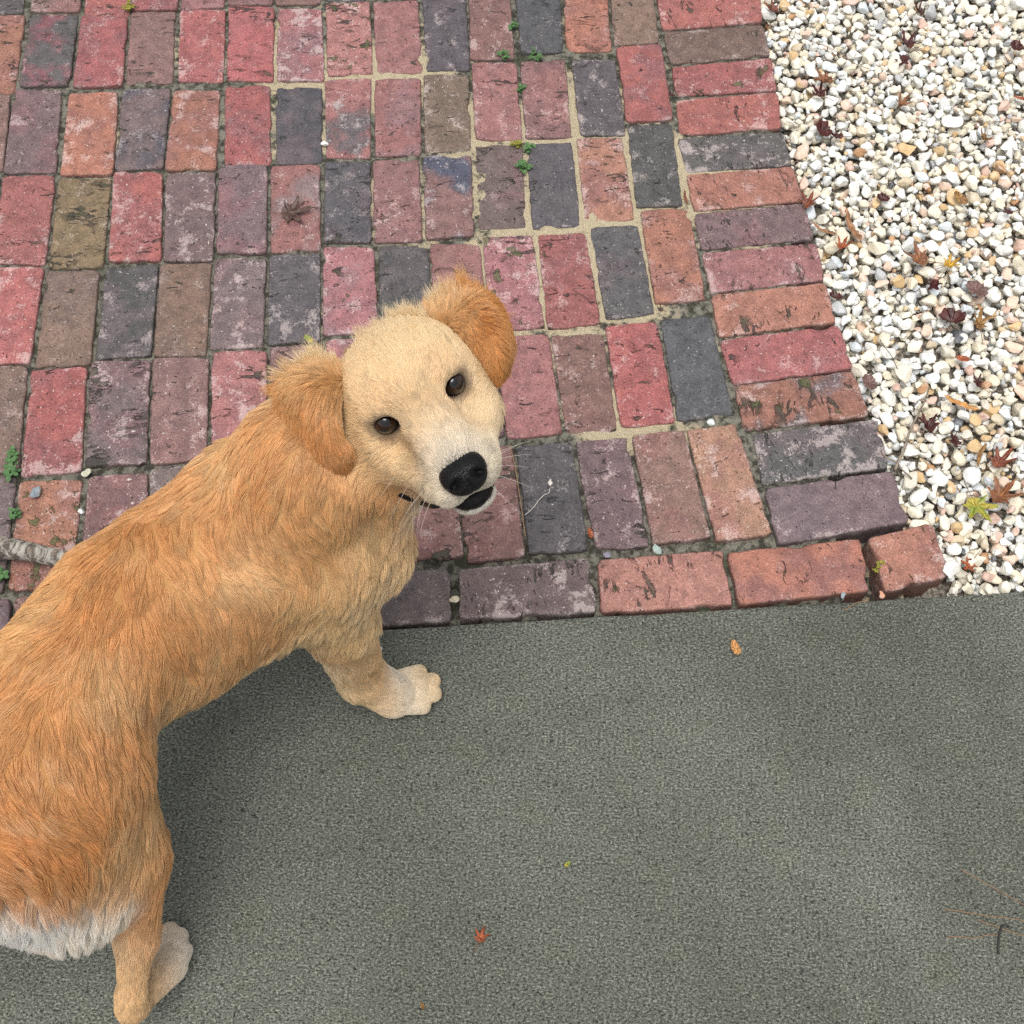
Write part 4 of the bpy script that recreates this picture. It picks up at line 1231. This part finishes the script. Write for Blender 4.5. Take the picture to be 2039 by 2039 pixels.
# ---- eyes
def uvs(nu, nv, fn):
    V, F = [], []
    for i in range(nv + 1):
        for j in range(nu):
            V.append(fn(2 * math.pi * j / nu, math.pi * i / nv))
    for i in range(nv):
        for j in range(nu):
            F.append((i * nu + j, (i + 1) * nu + j, (i + 1) * nu + (j + 1) % nu, i * nu + (j + 1) % nu))
    return V, F
for s_, e in zip((-1, 1), EYE_C):
    c = e - HM @ np.array((0, .0065, 0))
    V, F = uvs(40, 24, lambda a, b: (.0136 * math.sin(b) * math.cos(a), .0136 * math.sin(b) * math.sin(a), .0136 * math.cos(b)))
    eye = mesh_obj('eye', V, F, M_EYE, dog)
    gaze = (CPOS - Vector(c)).normalized()
    EM = Matrix.Translation(Vector(c - dog_inv)) @ gaze.to_track_quat('Z', 'Y').to_matrix().to_4x4()
    eye.matrix_local = EM
    # eyelid rim, in the eyeball's own frame
    inv = EM.inverted()
    V, F = [], []
    n1, n2 = 40, 8
    for i in range(n1):
        a = 2 * math.pi * i / n1
        px_, pz_ = .0132 * math.cos(a), .0110 * math.sin(a) * (1 - .15 * math.cos(a) * s_)
        base = e + HM @ np.array((px_, -.0015 - abs(px_) * .30, pz_))
        out = HM @ np.array((math.cos(a), 0, math.sin(a))); fw = HM @ np.array((0, 1, 0))
        for j in range(n2):
            b = 2 * math.pi * j / n2
            V.append(inv @ Vector(base + out * (.0024 * math.cos(b)) + fw * (.0030 * math.sin(b)) - dog_inv))
    for i in range(n1):
        for j in range(n2):
            F.append((i * n2 + j, i * n2 + (j + 1) % n2, ((i + 1) % n1) * n2 + (j + 1) % n2, ((i + 1) % n1) * n2 + j))
    mesh_obj('eyelid', V, F, M_LIP, eye)

# ---- claws
M_CLAW = NT('claw').bsdf((.045, .036, .030), .35)
claw_spots = [(a, b, .0165) for a, b in zip(toe_b, toe_d)] + [(a, b, .0155) for a, b in zip([(303, 1812), (314, 1805), (326, 1805), (335, 1812)], [(300, 1767), (320, 1758), (338, 1768), (346, 1794)])]
for (b0, t0, zc) in claw_spots:
    tip, back = Vector(pz(*t0, zc)), Vector(pz(*b0, .03))
    d = (tip - back); d.z = 0; d.normalize()
    st_ = tip + d * .0095
    V, F = tube([st_ - Vector(dog_inv), st_ + d * .004 + Vector((0, 0, -.002)) - Vector(dog_inv), st_ + d * .0068 + Vector((0, 0, -.0065)) - Vector(dog_inv)], [.0024, .0018, .0005], 8)
    mesh_obj('claw', V, F, M_CLAW, dog)

# ---- nose leather
def nose_pt(a, b):
    # a round the nose, b from front pole to back; local x width, z height, y depth
    x, z, y = math.sin(b) * math.cos(a), math.sin(b) * math.sin(a), math.cos(b)
    sx = abs(x) ** .86 * (1 if x > 0 else -1); sz = abs(z) ** .90 * (1 if z > 0 else -1)
    w = .0245 * (1.0 + .10 * sz) ; hgt = .0195
    p = [w * sx, .0165 * (abs(y) ** .75) * (1 if y > 0 else -1), hgt * sz]
    # nostrils: comma-shaped hollows opening to the sides
    for s2 in (-1, 1):
        dx, dz = (p[0] - s2 * .0125) / .0066, (p[2] + .0020 + (abs(p[0]) - .012) * .25) / .0050
        r = dx * dx + dz * dz
        if y > 0: p[1] -= .0105 * math.exp(-r * 1.3)
        dx, dz = (p[0] - s2 * .0205) / .0052, (p[2] + .0065) / .0032
        if y > 0: p[1] -= .0065 * math.exp(-(dx * dx + dz * dz))
    # groove down the middle
    if y > 0 and p[2] < .004: p[1] -= .0022 * math.exp(-(p[0] / .0013) ** 2) * min(1, (.004 - p[2]) / .008)
    if p[2] > 0: p[1] -= p[2] * .42
    return p
V, F = uvs(72, 44, nose_pt)
nose_tilt = np.array(Matrix.Rotation(R(18), 3, 'X'))
V = [tuple(NOSE_C + HM @ (nose_tilt @ np.array(p)) - dog_inv) for p in V]
nose = mesh_obj('nose', V, F, M_NOSE, dog)

# ---- lower lip / mouth
LIPG = spline_grid([[p] * 2 for p in LIP_PTS], 41, 2)[:, 0]
rr = []
for i in range(41):
    q = abs(i / 40 * 10 - 6) / 2.7
    k = max(0, 1 - q ** 2)
    rr.append((.0026 + .0058 * k, .0028 + .0072 * k))
V, F = tube([Vector(p - dog_inv) for p in LIPG], rr, 12, Vector(HZ))
mesh_obj('mouth', V, F, M_LIP, dog)

# ---- whiskers
wp = []
for (x, y, dx, dy, L) in [(775, 928, -.1, 1, 5.0), (782, 925, -.25, 1, 5.5), (790, 930, -.2, 1, 5.0), (798, 925, -.5, .9, 4.5), (806, 932, -.1, 1, 4.2), (770, 915, -.5, .9, 4.5), (812, 945, -.2, 1, 4.0), (928, 880, 1, .0, 4.0), (932, 868, 1, -.25, 4.2),
                          (936, 855, 1, -.45, 3.8), (930, 895, 1, .25, 4.2), (925, 915, 1, .6, 4.4), (934, 862, .9, -.6, 3.4), (745, 900, -.6, .7, 3.0)]:
    d = ray(x * KD, y * KD).normalized()
    hit, n, i, _ = gb.bvh.ray_cast(CPOS, d)
    if hit is None: hit, n, i, _ = gb.bvh.find_nearest(CPOS + ray(x * KD, y * KD) * 1.2)
    f = (CRT * dx - CUP * dy).normalized(); n = Vector(n)
    row, cur = [], Vector(hit) - n * .002
    bend = random.uniform(.2, .5)
    for k in range(8):
        row.append(A3(cur) - dog_inv)
        dd = (f * .85 + n * (.7 - .12 * k)).normalized(); dd.z -= bend * k / 7
        cur = cur + dd.normalized() * (L * .01 / 7)
    wp.append(row)
wp = np.array(wp)
wc = bpy.data.hair_curves.new('whiskers'); wc.add_curves([8] * len(wp))
wc.attributes['position'].data.foreach_set('vector', wp.astype(np.float32).ravel())
wr = wc.attributes.new('radius', 'FLOAT', 'POINT'); wr.data.foreach_set('value', np.tile(np.linspace(.00018, .00007, 8), len(wp)).astype(np.float32))
wa = wc.attributes.new('col', 'FLOAT_COLOR', 'CURVE'); wa.data.foreach_set('color', np.tile(np.array((.85, .8, .7, 1.0)), len(wp)).astype(np.float32))
wc.materials.append(M_FUR)
wo = bpy.data.objects.new('whiskers', wc); COL.objects.link(wo); wo.parent = dog; wo['kind'] = 'stuff'

# ================================================================ fallen leaves, twigs, weeds, stray stones
def mat_leaf(name, c1, c2, spot=(.05, .03, .02)):
    t = NT(name); v = t.coord('Object')
    a = t.noise(v, 55, 3, .6); b = t.noise(v, 240, 3, .6)
    c = t.mix(t.ramp(a, .35, .65), c1, c2)
    c = t.mix(t.ramp(b, .60, .72, 0, .6), c, spot)
    vein = t.attr('vein')
    c = t.mix(t.math('MULTIPLY', vein, .35), c, t.mix(1.0, c, (1.6, 1.5, 1.3), 'MULTIPLY'))
    return t.bsdf(c, t.ramp(a, .3, .7, .30, .55), t.bump(t.math('ADD', b, t.math('MULTIPLY', vein, 1.5)), .0012), .5)
LM = dict(
    maroon=mat_leaf('leaf_maroon', (.055, .014, .013), (.095, .022, .018)),
    redbrown=mat_leaf('leaf_red_brown', (.17, .050, .028), (.26, .080, .040)),
    orange=mat_leaf('leaf_orange_brown', (.28, .115, .045), (.19, .075, .034)),
    tan=mat_leaf('leaf_tan', (.36, .19, .10), (.27, .13, .065)),
    ochre=mat_leaf('leaf_ochre', (.34, .19, .060), (.22, .11, .040)),
    yellow=mat_leaf('leaf_yellow', (.62, .38, .045), (.48, .25, .030)),
    green=mat_leaf('leaf_green', (.20, .27, .045), (.44, .36, .055), (.10, .06, .02)),
    redorange=mat_leaf('leaf_red_orange', (.42, .115, .045), (.30, .085, .035)),
    mauve=mat_leaf('leaf_mauve_brown', (.20, .115, .095), (.145, .080, .068)),
    brown=mat_leaf('leaf_dry_brown', (.075, .044, .036), (.12, .070, .056)),
    peach=mat_leaf('leaf_peach', (.52, .26, .095), (.62, .33, .12)))
def mat_plain(name, c1, c2, sc=200, ro=.6, dist=.001):
    t = NT(name); v = t.coord('Object'); a = t.noise(v, sc, 4, .65)
    return t.bsdf(t.mix(t.ramp(a, .35, .65), c1, c2), ro, t.bump(a, dist), .4)
M_STEM = mat_plain('leaf_stem', (.10, .045, .025), (.19, .09, .045))
M_NEEDLE = mat_plain('pine_needle', (.24, .125, .060), (.34, .21, .12))
M_TWIG = mat_plain('twig_bark', (.16, .12, .085), (.30, .25, .19), 160)
M_DARK = mat_plain('dark_twig', (.018, .018, .017), (.045, .042, .038))
M_WEED = mat_plain('weed_green', (.045, .12, .040), (.10, .20, .060), 300)
M_MOSS = mat_plain('moss_yellow', (.16, .17, .025), (.34, .31, .05), 300, .9, .002)
M_FIBRE = mat_plain('pale_fibre', (.55, .50, .46), (.72, .66, .60))

def leaf_outline(kind, n=60):
    out = []
    for i in range(n):
        a = 2 * math.pi * i / n                         # 0 = tip direction (+y)
        if kind == 'maple':
            # pointed lobes, deep notches, narrow base
            lob = [(0, 1.0, .34), (.90, .90, .31), (-.90, .90, .31), (1.85, .62, .30), (-1.85, .62, .30)]
            r = .36
            b = (a + math.pi) % (2 * math.pi) - math.pi
            for c, h, w in lob:
                d = abs(b - c) / w
                r = max(r, h * max(0, 1 - d * .55) ** 1.25)
            r *= 1 + .05 * math.sin(a * 23)
            out.append((r * math.sin(b), r * math.cos(b)))
        elif kind == 'lance':
            t = math.cos(a); out.append((.17 * math.sin(a) * (1 - .25 * t), t))
        elif kind == 'oval':
            t = math.cos(a); out.append((.42 * math.sin(a) * (1 - .18 * t), t * .8))
        else:                                           # broad
            b = (a + math.pi) % (2 * math.pi) - math.pi
            r = .72 + .13 * math.cos(2 * b) + .05 * math.cos(9 * b)
            out.append((r * math.sin(b), r * math.cos(b)))
    return out
def make_leaf(px, py, kind, col, size, rot, curl, label, z=.006, stem=True, tilt=(0, 0), grp='fallen leaves', cat='leaf', name='leaf', sup=None):
    p = dp(px, py, z)
    ol = leaf_outline(kind)
    n = len(ol); rings = (0.0, .30, .62, .86, 1.0)
    V, F, vein = [(0, 0, 0)], [], [1.0]
    sd = random.random() * 99; fold = random.uniform(.05, .55)
    def bend(x, y):
        r2 = x * x + y * y
        zz = curl * r2 * .55 + .16 * curl * mnoise.noise((x * 2.2 + sd, y * 2.2, 0)) + fold * abs(x) - .05 + .13 * mnoise.noise((x * 5 + sd, y * 5, 3))
        return zz
    V[0] = (0, 0, bend(0, 0))
    for r_ in rings[1:]:
        for i, (x, y) in enumerate(ol):
            xx, yy = x * r_, y * r_
            shrink = 1 - .22 * abs(curl) * r_ * r_
            V.append((xx * shrink, yy * shrink, bend(xx, yy)))
            vein.append(1.0 if abs(xx) < .05 else (.8 if (i % 8 == 0) else 0.0))
    for i in range(n):
        j = (i + 1) % n
        F.append((0, 1 + i, 1 + j))
        for k in range(len(rings) - 2):
            a = 1 + k * n
            F.append((a + i, a + n + i, a + n + j, a + j))
    # a hair of thickness: underside copy
    m_ = len(V)
    V2 = [(x, y, zz - .012) for x, y, zz in V]
    F2 = [tuple(m_ + q for q in f[::-1]) for f in F]
    last = 1 + (len(rings) - 2) * n
    rim = [(last + i, m_ + last + i, m_ + last + (i + 1) % n, last + (i + 1) % n) for i in range(n)]
    o = mesh_obj(name, [tuple(c * size for c in v) for v in V + V2], F + F2 + rim, LM[col])
    at_ = o.data.attributes.new('vein', 'FLOAT', 'POINT'); at_.data.foreach_set('value', vein + vein)
    o.location = p; o.rotation_euler = (tilt[0], tilt[1], rot)
    tag(o, label, cat, grp)
    if stem:
        pts_s = [Vector((0, -.15 * size * k * .9, bend(0, 0) * size + .03 * size * k * k * .3)) for k in range(1, 7)]
        if kind == 'maple': pts_s = [Vector((.02 * size * k * math.sin(sd), -.16 * size * k, (bend(0, 0) + .03 * k) * size)) for k in range(0, 7)]
        else: pts_s = [Vector((0, (-.75 - .06 * k) * size, bend(0, -.75) * size)) for k in range(0, 5)]
        V, F = tube(pts_s, [.00055] * len(pts_s), 5)
        mesh_obj('stem', V, F, M_STEM, o)
    return o
GZ = .0065
LV = [
 (1712, 84, 'maple', 'maroon', .034, .4, .7, 'wide dark maroon leaf near the top of the white gravel'),
 (1706, 112, 'maple', 'maroon', .026, 2.6, .9, 'small dark maroon leaf just below the wide maroon one at the top'),
 (1560, 152, 'maple', 'orange', .034, 1.9, .5, 'orange-brown star-shaped leaf on gravel beside the third border brick from the top'),
 (1548, 178, 'maple', 'maroon', .028, .9, .9, 'blackish leaf tucked under the orange-brown star leaf'),
 (1701, 196, 'maple', 'orange', .026, -.6, .6, 'rust-orange star leaf alone on white gravel right of the blackish leaf'),
 (1553, 248, 'broad', 'maroon', .024, .3, .8, 'crumpled dark maroon leaf on the bare patch right of the dark slate border brick'),
 (1583, 258, 'maple', 'maroon', .022, 1.4, .9, 'small maroon leaf touching the crumpled one right of the slate border brick'),
 (1858, 262, 'maple', 'ochre', .026, 2.2, .8, 'ochre curled leaf in the upper right of the gravel'),
 (1524, 385, 'maple', 'redbrown', .030, -.4, .8, 'red-brown leaf leaning on the end of a border brick'),
 (1607, 428, 'lance', 'tan', .038, .25, .35, 'long narrow tan leaf lying upright on the gravel'),
 (1551, 432, 'lance', 'tan', .026, 1.0, .5, 'short tan pointed leaf against the border brick ends'),
 (1588, 466, 'maple', 'redorange', .024, -.5, .8, 'reddish leaf below the long narrow tan leaf'),
 (1666, 376, 'broad', 'maroon', .015, .9, .7, 'tiny square-looking maroon leaf in the middle of the gravel'),
 (1736, 489, 'maple', 'orange', .036, 1.35, .5, 'large orange-brown star leaf next to the yellow leaf'),
 (1790, 500, 'maple', 'yellow', .024, -1.1, .7, 'bright yellow leaf on white gravel'),
 (1762, 536, 'maple', 'maroon', .026, 2.5, .8, 'dark maroon leaf just below the yellow leaf'),
 (1842, 547, 'broad', 'mauve', .024, .5, .25, 'flat mauve-brown leaf near the right edge'),
 (1796, 604, 'broad', 'maroon', .028, 1.2, .7, 'broad folded maroon leaf beside the olive-brown star leaf'),
 (1848, 610, 'maple', 'ochre', .030, .1, .6, 'olive-brown star leaf near the right edge of the gravel'),
 (1816, 677, 'oval', 'redorange', .014, 1.3, .3, 'small smooth orange oval leaf on pebbles'),
 (1846, 724, 'maple', 'maroon', .022, .8, .8, 'maroon leaf above the long orange leaf'),
 (1811, 761, 'lance', 'peach', .030, 1.35, .35, 'long orange willow-like leaf lying sideways'),
 (1752, 806, 'maple', 'maroon', .030, .3, .6, 'maroon star leaf right of the grey twig'),
 (1802, 832, 'maple', 'maroon', .026, 2.0, .8, 'small pointed maroon leaf below the long orange leaf'),
 (1884, 872, 'maple', 'redbrown', .036, -.9, .9, 'twisted dark red leaf above the green leaf'),
 (1848, 862, 'lance', 'ochre', .024, 2.8, .6, 'thin ochre leaf curled beside the twisted dark red one'),
 (1842, 952, 'maple', 'green', .040, -2.7, .35, 'large green and yellow star leaf on the gravel'),
 (1886, 936, 'maple', 'orange', .040, -.75, .45, 'large rust-orange star leaf overlapping the green one'),
 (1830, 1064, 'maple', 'redorange', .024, 2.4, .9, 'small bright red-orange leaf near the corner of the slab'),
 (1461, 20, 'maple', 'redbrown', .028, 1.4, .8, 'red-brown leaf at the very top beside the border brick'),
 (1735, 22, 'maple', 'maroon', .024, 1.0, .8, 'dark maroon leaf at the top edge of the gravel'),
 (1640, 722, 'broad', 'mauve', .018, .4, .4, 'grey-brown leaf scrap at the foot of a red border brick'),
 (1812, 374, 'oval', 'ochre', .020, .8, .5, 'brown oval leaf right of centre in the gravel'),
 (1918, 90, 'broad', 'maroon', .020, .2, .8, 'maroon leaf cut by the right edge of the picture'),
 (1905, 400, 'maple', 'maroon', .018, 1.7, .9, 'small blackish leaf at the right edge of the gravel'),
 (1925, 185, 'oval', 'redorange', .016, 1.5, .4, 'small red-orange leaf at the right edge near the top'),
 (1575, 560, 'broad', 'maroon', .014, 1.1, .8, 'blackish scrap between large white pebbles by the border'),
]
for (px, py, kind, col, size, rot, curl, label) in LV:
    make_leaf(px, py, kind, col, size * 1.12, rot, curl * 1.05, label, GZ + random.uniform(0, .003), True, (random.gauss(0, .16), random.gauss(0, .16)))
make_leaf(546, 400, 'maple', 'brown', .046, -1.35, .45, 'dry brown curled leaf on a pale pink brick', .009, True, (.1, .15))
make_leaf(1113, 1006, 'oval', 'redorange', .013, .25, .5, 'small red leaf in the joint beside the mauve bricks', .007, False, (.1, .4))
make_leaf(1247, 584, 'maple', 'brown', .011, 1.1, .8, 'tiny brown star leaf on the widest strip of yellow sand', -.001, True)
make_leaf(1268, 180, 'maple', 'maroon', .015, .6, 1.2, 'dark red leaf scrap in the joint beside the border bricks', .006, False)
make_leaf(1293, 372, 'lance', 'redbrown', .018, .15, .3, 'narrow rust leaf standing in a sandy joint', .002, False, (0, .7))
make_leaf(1387, 1223, 'oval', 'peach', .019, .35, .9, 'curled orange leaf on the concrete below the salmon brick', .005, False)
make_leaf(906, 1770, 'maple', 'redorange', .020, -.3, 1.0, 'crumpled red-orange leaf on the concrete near the bottom', .006, True)
make_leaf(1071, 1630, 'oval', 'green', .0075, -.7, .5, 'tiny green leaf scrap on the concrete', .002, False)
make_leaf(797, 1898, 'oval', 'ochre', .0065, .5, .7, 'tiny pale yellow scrap at the bottom of the concrete', .002, False)
make_leaf(582, 640, 'oval', 'green', .014, .8, .4, 'small green leaf poking out behind the puppy\'s ear tuft', .006, False)

def rod(name, pts_, radii, mat, label, cat, grp=None, seg=8):
    c = Vector(pts_[0])
    V, F = tube([Vector(p) - c for p in pts_], radii, seg)
    o = mesh_obj(name, V, F, mat); o.location = c
    return tag(o, label, cat, grp)
def wobble_line(a, b, n, amp, z=0.0, sd=0.0, sag=0):
    out = []
    for i in range(n):
        t = i / (n - 1); p = a.lerp(b, t)
        out.append(p + Vector((mnoise.noise((t * 3 + sd, 1, 0)), mnoise.noise((t * 3 + sd, 7, 0)), 0)) * amp + Vector((0, 0, z)))
    return out
# bark-covered stick at the left edge, partly behind the dog
def mat_bark():
    t = NT('stick_bark'); v = t.coord('Object')
    a = t.noise(t.mapping(v, (90, 26, 90)), 1.0, 5, .7, .8); b = t.noise(v, 60, 4)
    c = t.mix(t.ramp(a, .40, .60), (.10, .085, .07), (.44, .41, .36))
    c = t.mix(t.ramp(b, .55, .7, 0, .7), c, (.24, .17, .12))
    return t.bsdf(c, .85, t.bump(a, .006), .25)
M_BARK = mat_bark()
st_pts, st_r = [], []
a_, b_ = dp(-70, 1036, .024), dp(185, 1058, .024)
for i in range(26):
    t = i / 25
    p = a_.lerp(b_, t); p.z += .004 * math.sin(t * 5); p.y += .006 * math.sin(t * 4 + .5)
    st_pts.append(p); st_r.append(.0165 + .0032 * math.sin(t * 6 + 1) + .0014 * mnoise.noise((t * 14, 0, 0)))
stick = rod('stick', st_pts, st_r, M_BARK, 'thick grey bark-covered stick on the bricks behind the puppy', 'stick', None, 18)
# twig on the gravel
tw = wobble_line(dp(1688, 888, .004), dp(1752, 733, .008), 14, .006, .002, 3)
rod('twig', tw, [.0026 - .0012 * i / 13 for i in range(14)], M_TWIG, 'straight grey twig on the gravel beside the dark border brick', 'twig', 'twigs and needles')
tw = wobble_line(dp(1662, 850, .003), dp(1720, 905, .004), 10, .008, .002, 9)
rod('twig', tw, [.0014] * 10, M_TWIG, 'thin brown twig crossing the gravel below the straight grey twig', 'twig', 'twigs and needles')
for (x0, y0, x1, y1, am, lab) in [
  (1812, 1640, 1940, 1712, .004, 'uppermost pale pine needle on the concrete at the right'), (1780, 1716, 1945, 1738, .004, 'middle pine needle on the concrete at the right'),
  (1786, 1768, 1884, 1766, .003, 'lowest pine needle on the concrete at the right'), (1845, 1735, 1940, 1770, .004, 'pine needle crossing the dark hooked twig on the concrete')]:
    rod('pine_needle', wobble_line(dp(x0, y0, .0012), dp(x1, y1, .0012), 10, am, 0, x0), [.00055] * 10, M_NEEDLE, lab, 'pine needle', 'twigs and needles', 5)
hk = [dp(x, y, .0022) for x, y in ((1884, 1800), (1884, 1780), (1886, 1762), (1890, 1748), (1898, 1744), (1904, 1750))]
rod('twig', hk, [.0015] * 6, M_DARK, 'short black hooked twig on the concrete at the right edge', 'twig', 'twigs and needles')
pn = [dp(x, y, .0095) for x, y in ((962, 838), (972, 880), (978, 920), (985, 965), (991, 1012))]
rod('pine_needle', pn, [.0008] * 5, M_NEEDLE, 'long rust pine needle along the joint right of the puppy\'s muzzle', 'pine needle', 'twigs and needles', 5)
rod('pine_needle', [dp(x, y, .0065) for x, y in ((1082, 548), (1098, 556), (1112, 566))], [.0005] * 3, M_DARK, 'short dark pine needle on a red brick', 'pine needle', 'twigs and needles', 5)
rod('pine_needle', wobble_line(dp(1500, 60, .004), dp(1640, 130, .006), 8, .01, 0, 5), [.0006] * 8, M_NEEDLE, 'long brown pine needle across the top of the gravel', 'pine needle', 'twigs and needles', 5)
rod('pine_needle', wobble_line(dp(1700, 700, .004), dp(1660, 640, .004), 8, .006, 0, 15), [.0006] * 8, M_DARK, 'dark pine needle on the bare soil patch in the gravel', 'pine needle', 'twigs and needles', 5)
rod('pine_needle', wobble_line(dp(1590, 1150, .0012), dp(1640, 1128, .003), 8, .006, 0, 25), [.0006] * 8, M_NEEDLE, 'pale needle in the gap between brick corner and slab', 'pine needle', 'twigs and needles', 5)
# pale root fibre on the dark brick
fb = [dp(x, y, .0075) for x, y in ((1037, 922), (1036, 930), (1026, 934), (1016, 944), (1008, 956), (1000, 964), (990, 972))]
fib = rod('root_fibre', fb, [.0006] * 7, M_FIBRE, 'curled white fibre with a fluffy end on a dark brick', 'fibre', None, 5)
V, F = uvs(8, 6, lambda a, b: (.0042 * math.sin(b) * math.cos(a) * (1 + .4 * math.sin(5 * a)), .0052 * math.sin(b) * math.sin(a) * (1 + .4 * math.cos(4 * a)), .002 * math.cos(b)))
ff = mesh_obj('fluff', V, F, M_FIBRE, fib); ff.location = dp(1038, 910, .008) - Vector(fb[0])

# stray pebbles on and between the bricks
for k, (px, py, r, z, c, lab) in enumerate([
  (613, 271, .0085, .003, (240, 238, 230), 'white oval pebble in the joint beside a slate-blue brick'),
  (1341, 797, .0075, .000, (225, 232, 228), 'white pebble in the yellow sand joint below a dark brick'),
  (152, 965, .0072, .006, (242, 242, 238), 'white angular pebble near the stick at the left'),
  (163, 892, .0078, .004, (196, 196, 172), 'greenish-grey pebble at the corner of the bright red brick'),
  (1240, 1036, .0105, .001, (178, 196, 186), 'mint-grey flat pebble below the mauve bricks'),
  (857, 1130, .0085, .003, (222, 210, 178), 'cream pebble in the joint of the bottom brick row'),
  (66, 929, .0105, .008, (130, 142, 150), 'blue-grey stone chip on the mossy orange brick'),
  (1145, 1046, .0062, .002, (140, 134, 150), 'violet-grey stone chip above the mottled bottom brick'),
  (1590, 1124, .0062, -.002, (150, 160, 165), 'grey chip in the gap between salmon brick and slab'),
  (1664, 1122, .0075, -.002, (205, 150, 120), 'pinkish chip in the gap between salmon brick and slab'),
  (245, 905, .0045, .000, (225, 222, 205), 'tiny white chip in the joint above the stick'),
  (718, 1225, .0045, .002, (235, 232, 225), 'tiny white crumb on the slab behind the puppy\'s foreleg')]):
    me = stone_me[k % NS]
    o = bpy.data.objects.new('pebble', me); COL.objects.link(o)
    p = dp(px, py, z)
    o.matrix_world = Matrix.Translation(p) @ Matrix.Rotation(k * 1.3, 4, 'Z') @ Matrix.Diagonal((r, r, r, 1))
    o.color = (*lin1(c), 1)
    tag(o, lab, 'pebble', 'stray pebbles')

# weeds and moss in the joints
def weed(px, py, n, spread, label, mat=None, size=.0052, z=-.004, name='weed', cat='weed'):
    c = dp(px, py, z); V, F = [], []
    root = empty(name, c); tag(root, label, cat, 'weeds in the joints')
    for k in range(n):
        a, r_ = random.uniform(0, 6.283), spread * math.sqrt(random.random())
        h = random.uniform(.006, .016); cx, cy = r_ * math.cos(a), r_ * math.sin(a)
        sVf = tube([Vector((cx * .3, cy * .3, 0)), Vector((cx * .7, cy * .7, h * .7)), Vector((cx, cy, h))], [.0004] * 3, 4)
        o_ = len(V); V += sVf[0]; F += [tuple(q + o_ for q in f) for f in sVf[1]]
        for q in range(3):
            b = a + q * 2.09 + random.uniform(-.3, .3); s_ = size * random.uniform(.6, 1.2)
            o_ = len(V); m_ = 8
            ctr = Vector((cx + math.cos(b) * s_ * .9, cy + math.sin(b) * s_ * .9, h + random.uniform(-.001, .002)))
            tl = random.uniform(-.5, .5)
            V.append(ctr + Vector((0, 0, -.0006)))
            for i in range(m_):
                w = 2 * math.pi * i / m_
                u_, v_ = math.cos(w) * s_ * .95, math.sin(w) * s_ * .72
                V.append(ctr + Vector((u_ * math.cos(b) - v_ * math.sin(b), u_ * math.sin(b) + v_ * math.cos(b), u_ * tl * .6)))
            F += [(o_, o_ + 1 + i, o_ + 1 + (i + 1) % m_) for i in range(m_)]
    mesh_obj('foliage', V, F, mat or M_WEED, root, False)
weed(27, 868, 9, .012, 'upper clover sprig in the joint at the left edge'); weed(24, 900, 8, .010, 'lower clover sprig in the joint at the left edge')
weed(30, 975, 8, .008, 'tiny clover in the joint left of the mossy orange brick', None, .0038); weed(10, 1092, 8, .011, 'clover at the left edge below the stick')
weed(986, 322, 16, .013, 'dense green weed between the mauve and dark bricks', None, .0040); weed(1000, 287, 7, .009, 'small green sprig above the dense green weed', None, .0040)
weed(966, 56, 4, .006, 'single pale green seedling in the top joint', None, .0055); weed(950, 112, 8, .010, 'left of two low weeds on a mauve brick edge', None, .0036); weed(1010, 110, 8, .014, 'right of two low weeds along a sandy joint', None, .0034)
weed(985, 172, 4, .006, 'tiny grey-green seedling beside a red brick', None, .0045)
weed(244, 22, 12, .010, 'yellow-green moss tuft in the top left joint', M_MOSS, .0030); weed(975, 280, 12, .008, 'yellow moss tuft above the dense weed', M_MOSS, .0034)
weed(1655, 1080, 8, .012, 'dark moss in the gap beside the half brick', M_MOSS, .0030, -.014)
